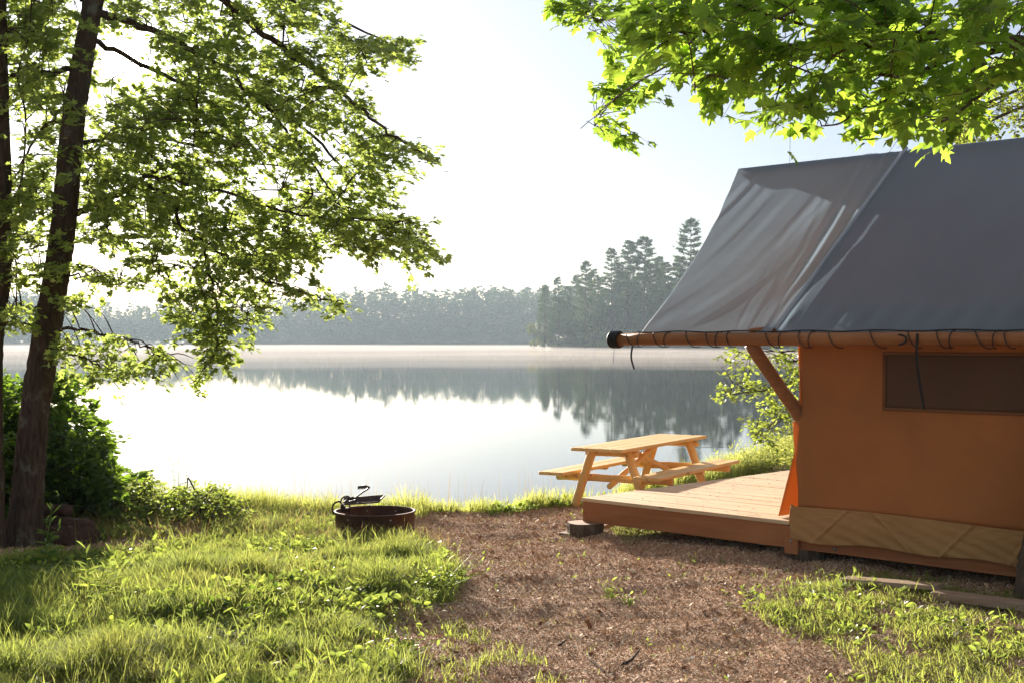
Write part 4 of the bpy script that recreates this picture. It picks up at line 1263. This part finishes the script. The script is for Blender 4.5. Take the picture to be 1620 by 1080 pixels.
def scatter(poly, n, rng, thr=None, sc_=2.0, seed=1):
    xs_ = [p[0] for p in poly]; ys_ = [p[1] for p in poly]
    x = rng.uniform(min(xs_), max(xs_), n); y = rng.uniform(min(ys_), max(ys_), n)
    wx_ = x + .5 * (fbm(x * 1.9, y * 1.9, 91) - .5) + rng.normal(size=n) * .07; wy_ = y + .9 * (fbm(x * 1.9, y * 1.9, 95) - .5) + rng.normal(size=n) * .12
    m = inpoly(wx_, wy_, poly)
    m &= (np.abs(x) < .42 * y + .6) & (y > 6.3) & (y < 40)
    if thr is not None: m &= fbm(x * sc_, y * sc_, seed) > thr + rng.normal(size=n) * .06
    m &= yshore(x) - y > -.25
    m &= ((x - FC[0]) ** 2 + (y - FC[1]) ** 2) > (FR + .02) ** 2
    return x[m], y[m]

rng = np.random.default_rng(101)
mb = MB()
x, y = scatter(GRASS_L, 520000, rng, .41, 2.9, 3)
hm_ = .04 + .23 * fbm(x * 1.9, y * 1.9, 41) ** 2
nearf = sstep(12.0, 8.0, y)
blades(mb, x, y, hm_ * rng.uniform(.5, 1.5, len(x)) * (1 + .3 * nearf), rng.uniform(.003, .0075, len(x)), rng)
x, y = scatter(GRASS_L, 26000, rng, .48, 1.3, 6)
blades(mb, x, y, rng.uniform(.14, .34, len(x)), rng.uniform(.004, .009, len(x)), rng, (.4, 1.1))
x, y = scatter(GRASS_R, 95000, rng, .47, 2.6, 13)
blades(mb, x, y, .025 + .08 * rng.random(len(x)) ** 1.5 * 1.2, rng.uniform(.003, .007, len(x)), rng)
x, y = scatter(GRASS_R, 6000, rng, .52, 2.2, 16)
blades(mb, x, y, rng.uniform(.08, .22, len(x)), rng.uniform(.004, .008, len(x)), rng, (.5, 1.2))
# thin stragglers over the needles
BIG = [(-6, 6), (6, 6), (6, 20), (-6, 20)]
x, y = scatter(BIG, 26000, rng, .60, 1.7, 19)
blades(mb, x, y, rng.uniform(.02, .07, len(x)), rng.uniform(.003, .006, len(x)), rng)
x, y = scatter([G(*p) for p in [(600, 1000), (680, 960), (840, 1020), (900, 1090), (900, 1200), (600, 1200)]], 9000, rng, .52, 3.5, 23)
blades(mb, x, y, rng.uniform(.03, .11, len(x)), rng.uniform(.003, .007, len(x)), rng)
# green patch under the platform edge
x, y = scatter([G(*p) for p in [(965, 838), (1000, 825), (1080, 822), (1085, 835), (1030, 850), (980, 862)]], 16000, rng, .2)
blades(mb, x, y, rng.uniform(.02, .06, len(x)), rng.uniform(.003, .006, len(x)), rng)
tag(mb.build('grass', M['grass'], at=(0, 10, .4), smooth=False), 'backlit yellow-green grass at the left and lower right of the clearing', 'grass', kind='stuff')
# bank fringe
mb = MB()
def fringe(n, x0, x1, d0, d1, hmin, hmax, thr, seed, wd=(.004, .010), bend=(.15, .8)):
    x = rng.uniform(x0, x1, n); d = rng.uniform(d0, d1, n); y = yshore(x) - d
    m = fbm(x * 1.7, y * .6, seed) > thr + rng.normal(size=n) * .06
    x, y = x[m], y[m]
    blades(mb, x, y, rng.uniform(hmin, hmax, len(x)) * (.5 + fbm(x * 2.3, y, seed + 5)), rng.uniform(*wd, len(x)), rng, bend)
fringe(34000, -7, 2.6, .05, 1.0, .08, .36, .50, 51)
fringe(20000, -7, -1.0, .2, 1.6, .12, .42, .40, 52)
fringe(9000, -1.2, 3.0, -.1, .5, .05, .2, .3, 54)
fringe(26000, 2.2, 8, .0, 1.6, .15, .5, .3, 53, (.005, .012))
tag(mb.build('shore_grass', M['shoregrass'], at=(0, 17, .3), smooth=False), 'pale sunlit fringe of grass along the edge of the bank', 'grass', kind='stuff')
# dry stems and thatch
mb = MB()
x, y = scatter(GRASS_L, 42000, rng, .35, 2.0, 33)
blades(mb, x, y, rng.uniform(.06, .22, len(x)), rng.uniform(.002, .004, len(x)), rng, (.5, 1.6))
x, y = scatter([(-4.9, 13), (-1.6, 13), (-1.6, 16.2), (-4.9, 16.2)], 3200, rng, .4)
blades(mb, x, y, rng.uniform(.15, .5, len(x)), rng.uniform(.003, .006, len(x)), rng, (.6, 1.8))
x, y = scatter([(-2.2, 12.6), (-.6, 12.6), (-.6, 13.3), (-2.2, 13.3)], 900, rng)
blades(mb, x, y, rng.uniform(.12, .36, len(x)), rng.uniform(.003, .006, len(x)), rng, (.5, 1.5))
tag(mb.build('dry_stems', M['drygrass'], at=(0, 10, .4), smooth=False), 'straw-coloured dead stems among the green grass', 'dry grass', kind='stuff')
# tall thin seed stalks standing against the lake
mb = MB()
n_ = 420; x = rng.uniform(-6.2, 2.6, n_); y = yshore(x) - rng.uniform(.1, .9, n_)
blades(mb, x, y, rng.uniform(.35, .75, n_), np.full(n_, .0035), rng, (.02, .3))
tag(mb.build('seed_stalks', M['drygrass'], at=(0, 17, .3), smooth=False), 'thin pale seed stalks rising above the bank against the bright lake', 'grass', kind='stuff')

# broad-leaved low weeds
def weeds(mb, x, y, rng, size, per=6, tmpl=OVAL, up=.45):
    n = len(x); z = gz(x, y)
    idx = np.repeat(np.arange(n), per); m = len(idx)
    a = rng.uniform(0, 2 * PI, m); f = np.stack([np.cos(a), np.sin(a), rng.uniform(.1, 1.1, m) * up * 2], 1)
    s_ = (np.asarray(size)[idx] if np.ndim(size) else size) * rng.uniform(.6, 1.2, m)
    p = np.stack([x[idx], y[idx], z[idx]], 1) + f * (s_ * rng.uniform(0, .7, m))[:, None] * .5 + np.stack([0 * a, 0 * a, rng.uniform(0, 1, m) * s_ * 1.2], 1)
    leaves(mb, tmpl, p, f, np.array((0, 0, 1.0)) + rng.normal(size=(m, 3)) * .35, s_)
mb = MB()
x, y = scatter(GRASS_L, 13000, rng, .44, 1.5, 61); weeds(mb, x, y, rng, rng.uniform(.03, .075, len(x)), 5)
x, y = scatter(GRASS_R, 1800, rng, .45, 1.5, 62); weeds(mb, x, y, rng, rng.uniform(.025, .06, len(x)), 5)
x, y = scatter(BIG, 900, rng, .5, 1.2, 63); weeds(mb, x, y, rng, rng.uniform(.015, .04, len(x)), 4)
x, y = scatter([(-5.6, 13.2), (-1.8, 13.4), (-1.8, 16.4), (-5.6, 16.8)], 3800, rng, .4, 1.2, 64); weeds(mb, x, y, rng, rng.uniform(.03, .06, len(x)), 7, up=.8)
x = rng.uniform(-6, 2.6, 2600); y = yshore(x) - rng.uniform(.1, 1.3, 2600); m_ = fbm(x * 1.4, y, 77) > .5
weeds(mb, x[m_], y[m_], rng, rng.uniform(.03, .07, m_.sum()), 7, up=.9)
x, y = scatter(GRASS_L, 800, rng, .5, 1.3, 65); weeds(mb, x, y, rng, rng.uniform(.04, .09, len(x)), 6, LANCE, up=1.0)
x, y = scatter(GRASS_R, 300, rng, .5, 1.3, 66); weeds(mb, x, y, rng, rng.uniform(.035, .07, len(x)), 5, LANCE, up=1.0)
tag(mb.build('ground_weeds', M['weed'], at=(0, 10, .4), smooth=False), 'low broad-leaved weeds scattered through the grass and along the bank', 'weeds', kind='stuff')

# mulch of bark chips, needles and dead leaves
mb = MB()
def chips(n, L, Wd, poly, thr=None, tilt=.6, keep_out=None):
    x, y = scatter(poly, n, rng, thr, 3.0, 71)
    k_ = len(x); z = gz(x, y) + rng.uniform(.0, .016, k_)
    a = rng.uniform(0, 2 * PI, k_); f = np.stack([np.cos(a), np.sin(a), rng.normal(size=k_) * tilt], 1)
    up = np.array((0, 0, 1.0)) + rng.normal(size=(k_, 3)) * .45
    s_ = np.cross(f, up); s_ /= np.linalg.norm(s_, axis=1)[:, None]
    l_ = (L * rng.uniform(.4, 1.3, k_))[:, None]; w_ = (Wd * rng.uniform(.5, 1.4, k_))[:, None]
    p = np.stack([x, y, z], 1)
    v = np.stack([p - f * l_ / 2 - s_ * w_ / 2, p + f * l_ / 2 - s_ * w_ * .3, p + f * l_ / 2 + s_ * w_ * .4, p - f * l_ / 2 + s_ * w_ / 2], 1).reshape(-1, 3)
    mb.add(v, np.arange(4 * k_).reshape(-1, 4))
DIRT = [(-5.5, 6.2), (6.5, 6.2), (6.5, 19), (3, 20.5), (-5.8, 17.5)]
chips(520000, .019, .007, DIRT)
chips(320000, .040, .0028, DIRT)
chips(14000, .05, .028, DIRT, .45)
tag(mb.build('needle_mulch', M['chip'], at=(0, 10, .4), smooth=False), 'brown carpet of bark chips and pine needles over the clearing', 'mulch', kind='stuff')

# needles and bits blown onto the boards of the platform
mb = MB(); k_ = 420
ts = rng.uniform(0, 2.5, k_); qs = rng.uniform(0, 4.1, k_)
c = A0[None] + U[None] * ts[:, None] + V[None] * qs[:, None]; c[:, 2] = DZ + .0045
a = rng.uniform(0, 2 * PI, k_); f = np.stack([np.cos(a), np.sin(a), 0 * a], 1); s_ = np.stack([-np.sin(a), np.cos(a), 0 * a], 1)
l_ = rng.uniform(.008, .045, k_)[:, None]; w_ = rng.uniform(.002, .009, k_)[:, None]; hz = np.array((0, 0, .003))
mb.add(np.stack([c - f * l_ / 2, c + s_ * w_ / 2 + hz, c + f * l_ / 2, c - s_ * w_ / 2 + hz], 1).reshape(-1, 3), np.arange(4 * k_).reshape(-1, 4))
tag(mb.build('deck_litter', M['twig'], at=(1.5, 14, DZ), smooth=False), 'dark needles and bits scattered on the sunlit boards', 'litter', kind='stuff')

# plants one can pick out
def plant(name, label, px, py, cat, n_stem, hgt, size, tmpl=OVAL, mat='weed', per=10, spread=.08, seed=0, drop=.2, base=None):
    rng = np.random.default_rng(seed + 500)
    x0, y0 = G(px, py) if base is None else base
    z0 = float(gz(x0, y0)) - .01
    t = thing(name, label, cat, (x0, y0, z0))
    st = MB(); p = []; f = []; nr = []; s_ = []
    for i in range(n_stem):
        a = rng.uniform(0, 2 * PI); r = spread * rng.uniform(.2, 1.6); h = hgt * rng.uniform(.6, 1.1)
        b = np.array((x0 + math.cos(a) * spread * .4, y0 + math.sin(a) * spread * .4, z0))
        e = np.array((x0 + math.cos(a) * r * 1.6, y0 + math.sin(a) * r * 1.6, z0 + h))
        c = catmull([b, (b + e) / 2 + np.array((math.cos(a), math.sin(a), 0)) * -r * .2, e], 5)
        st.tube(c, np.linspace(.0035, .0012, len(c)), 5, cap=False)
        tt = np.linspace(.15, 1, per)
        for k_, u_ in enumerate(tt):
            q_ = c[min(len(c) - 1, int(u_ * (len(c) - 1)))]
            aa = k_ * 2.4 + a
            p.append(q_); f.append((math.cos(aa), math.sin(aa), .5 - drop + .8 * (u_ > .9))); nr.append(np.array((0, 0, 1.0)) + rng.normal(size=3) * .3); s_.append(size * rng.uniform(.6, 1.2) * (1.1 - .4 * u_))
    st.build('stem', M['weed'], t)
    mb = MB(); leaves(mb, tmpl, np.array(p), np.array(f), np.array(nr), np.array(s_)); mb.build('foliage', M[mat], t, smooth=False)
    return t
plant('leafy_clump', 'rounded leafy green clump where the left grass meets the brown needles', 690, 940, 'plant', 46, .26, .05, per=9, spread=.17, seed=1)
plant('leafy_clump', 'yellow-green weed clump low in the grass below the rounded clump', 640, 1040, 'plant', 18, .14, .05, per=7, spread=.12, seed=2)
plant('tall_weed', 'tall weed with long pointed leaves at the dark edge of the left grass', 148, 960, 'plant', 5, .42, .15, LANCE, per=12, spread=.10, seed=3)
plant('tall_weed', 'dim weed with spear-shaped leaves in the shade at the maple foot', 66, 905, 'plant', 5, .50, .13, LANCE, 'shrub_leaf', per=12, spread=.10, seed=4)
plant('broadleaf_weed', 'large oval-leaved weed at the lower left of the photo', 62, 1020, 'plant', 4, .16, .16, per=3, spread=.08, seed=5)
plant('broadleaf_weed', 'pale broad-leaved weed near the bottom edge left of centre', 440, 1030, 'plant', 4, .12, .10, per=3, spread=.07, seed=6)
plant('broadleaf_weed', 'dark-shadowed broad-leaved weeds in a hollow of the left grass', 400, 985, 'plant', 8, .18, .09, mat='shrub_leaf', per=4, spread=.16, seed=7)
plant('sprout', 'bright yellow-green sprout alone on the brown needles right of centre', 992, 952, 'plant', 7, .09, .055, per=4, spread=.05, seed=8)
plant('sprout', 'tiny sprout on the needles beneath the middle of the platform edge', 1098, 890, 'plant', 2, .09, .04, LANCE, per=4, spread=.02, seed=9)
plant('sprout', 'flat seedling on the needles in front of the corner stump', 925, 879, 'plant', 4, .03, .05, per=3, spread=.05, seed=10)
plant('sprout', 'flat green seedling below the dark shadow of the platform', 1068, 913, 'plant', 4, .03, .06, per=3, spread=.05, seed=11)
plant('sprout', 'yellow-green low seedling left of the right-hand grass', 1188, 943, 'plant', 6, .05, .07, per=3, spread=.07, seed=12)
plant('sprout', 'thin pale grassy sprout beside the bright sprout on the needles', 965, 945, 'plant', 9, .13, .07, LANCE, 'grass', per=3, spread=.05, seed=13)
plant('seed_weed', 'slim upright weed with a reddish seed head in the shade right of the logs', 122, 878, 'plant', 1, .62, .02, OVAL, 'drygrass', per=22, spread=.02, seed=14)
plant('seed_weed', 'slim pale seed stalk standing at the dark left end of the leaf litter', 182, 892, 'plant', 1, .34, .02, OVAL, 'drygrass', per=14, spread=.02, seed=15)
for i, (px, d_, hh, lab) in enumerate(((275, .5, .5, 'feathery pale weed on the bank above the bramble mound, farthest left'), (300, .9, .62, 'tallest feathery pale weed on the bank above the bramble mound'),
                                    (335, .6, .45, 'feathery weed on the bank right of the tallest one above the mound'), (378, .5, .4, 'short feathery weed on the bank at the right end of the mound'),
                                    (455, .5, .3, 'leafy yellow-green weed on the bank midway between mound and fire ring'))):
    xx = (px - CX) / F * 16.4
    plant('bank_weed', lab, 0, 0, 'plant', 6, hh, .07, LANCE, 'shoregrass', per=14, spread=.10, seed=20 + i, base=(xx, float(yshore(xx)) - d_))
# tall lance-leaved herbs beyond the platform
hb = [(1150, 20.8, .45), (1175, 21.2, .5), (1196, 21.6, .55), (1212, 22.2, .62), (1228, 22.4, .70), (1242, 22.8, .80), (1252, 22.2, .9), (1262, 22.6, 1.0), (1275, 22.4, 1.05), (1290, 22.5, 1.1)]
for i, (px, yy, hh) in enumerate(hb):
    xx = (px - CX) / F * yy
    t = plant('willowy_herb', 'tall willowy herb with lance-shaped leaves on the shore beyond the platform', 0, 0, 'plant', 12, hh, .13, LANCE, 'shoregrass', per=16, spread=.16, seed=40 + i, base=(xx, min(yy, float(yshore(xx)) - .2)))
    t['group'] = 'willowy herbs on the shore beyond the platform'

# ------------------------------------------------------------------ air: haze over everything, mist lying on the lake
def vol_mat(name, dens, col, aniso):
    k = NM(name); p = k.n('ShaderNodeVolumePrincipled')
    p.inputs['Color'].default_value = (*col, 1); p.inputs['Density'].default_value = dens; p.inputs['Anisotropy'].default_value = aniso
    k.l(p.outputs[0], k.out.inputs['Volume']); return k.m
HAZE = True
if HAZE:
    mb = MB(); mb.box((0, 360, 24), (620, 460, 27.0))
    tag(mb.build('haze', vol_mat('haze_air', .00023, (.68, .84, .97), .3), at=(0, 360, 0), smooth=False), 'thin morning haze over the lake', 'haze', kind='stuff')
    # mist: a thin closed sheet of fog with a rolling top
    xs_ = np.linspace(-260, 200, 90); ys_ = np.concatenate([np.linspace(74, 160, 50), np.linspace(165, 420, 60), np.linspace(430, 655, 20)])
    X_, Y_ = np.meshgrid(xs_, ys_); nx_, ny_ = len(xs_), len(ys_)
    e = np.minimum(np.minimum(sstep(-260, -230, X_), sstep(200, 170, X_)), np.minimum(sstep(74, 125, Y_ - 45 * fbm(X_ / 34, Y_ / 26, 4)), sstep(655, 640, Y_)))
    top = .05 + (.12 + 1.0 * fbm(X_ / 30, Y_ / 9, 88, 4) ** 1.6) * e
    b_ = np.stack([X_.ravel(), Y_.ravel(), np.full(X_.size, .03)], 1); t_ = np.stack([X_.ravel(), Y_.ravel(), top.ravel()], 1)
    N_ = X_.size; ii = (np.arange(ny_ - 1)[:, None] * nx_ + np.arange(nx_ - 1)[None, :]).ravel()
    ftop = np.stack([ii, ii + 1, ii + nx_ + 1, ii + nx_], 1) + N_; fbot = np.stack([ii, ii + nx_, ii + nx_ + 1, ii + 1], 1)
    per = np.concatenate([np.arange(nx_), np.arange(1, ny_) * nx_ + nx_ - 1, (ny_ - 1) * nx_ + np.arange(nx_ - 2, -1, -1), np.arange(ny_ - 2, 0, -1) * nx_])
    pn = np.roll(per, -1); fs_ = np.stack([per, pn, pn + N_, per + N_], 1)
    mb = MB(); mb.add(np.concatenate([b_, t_]), np.concatenate([ftop, fbot, fs_]))
    tag(mb.build('mist', vol_mat('lake_mist', .0065, (1.0, .90, .84), .0), at=(0, 300, 0)), 'pale pinkish mist lying low on the far water', 'mist', kind='stuff')
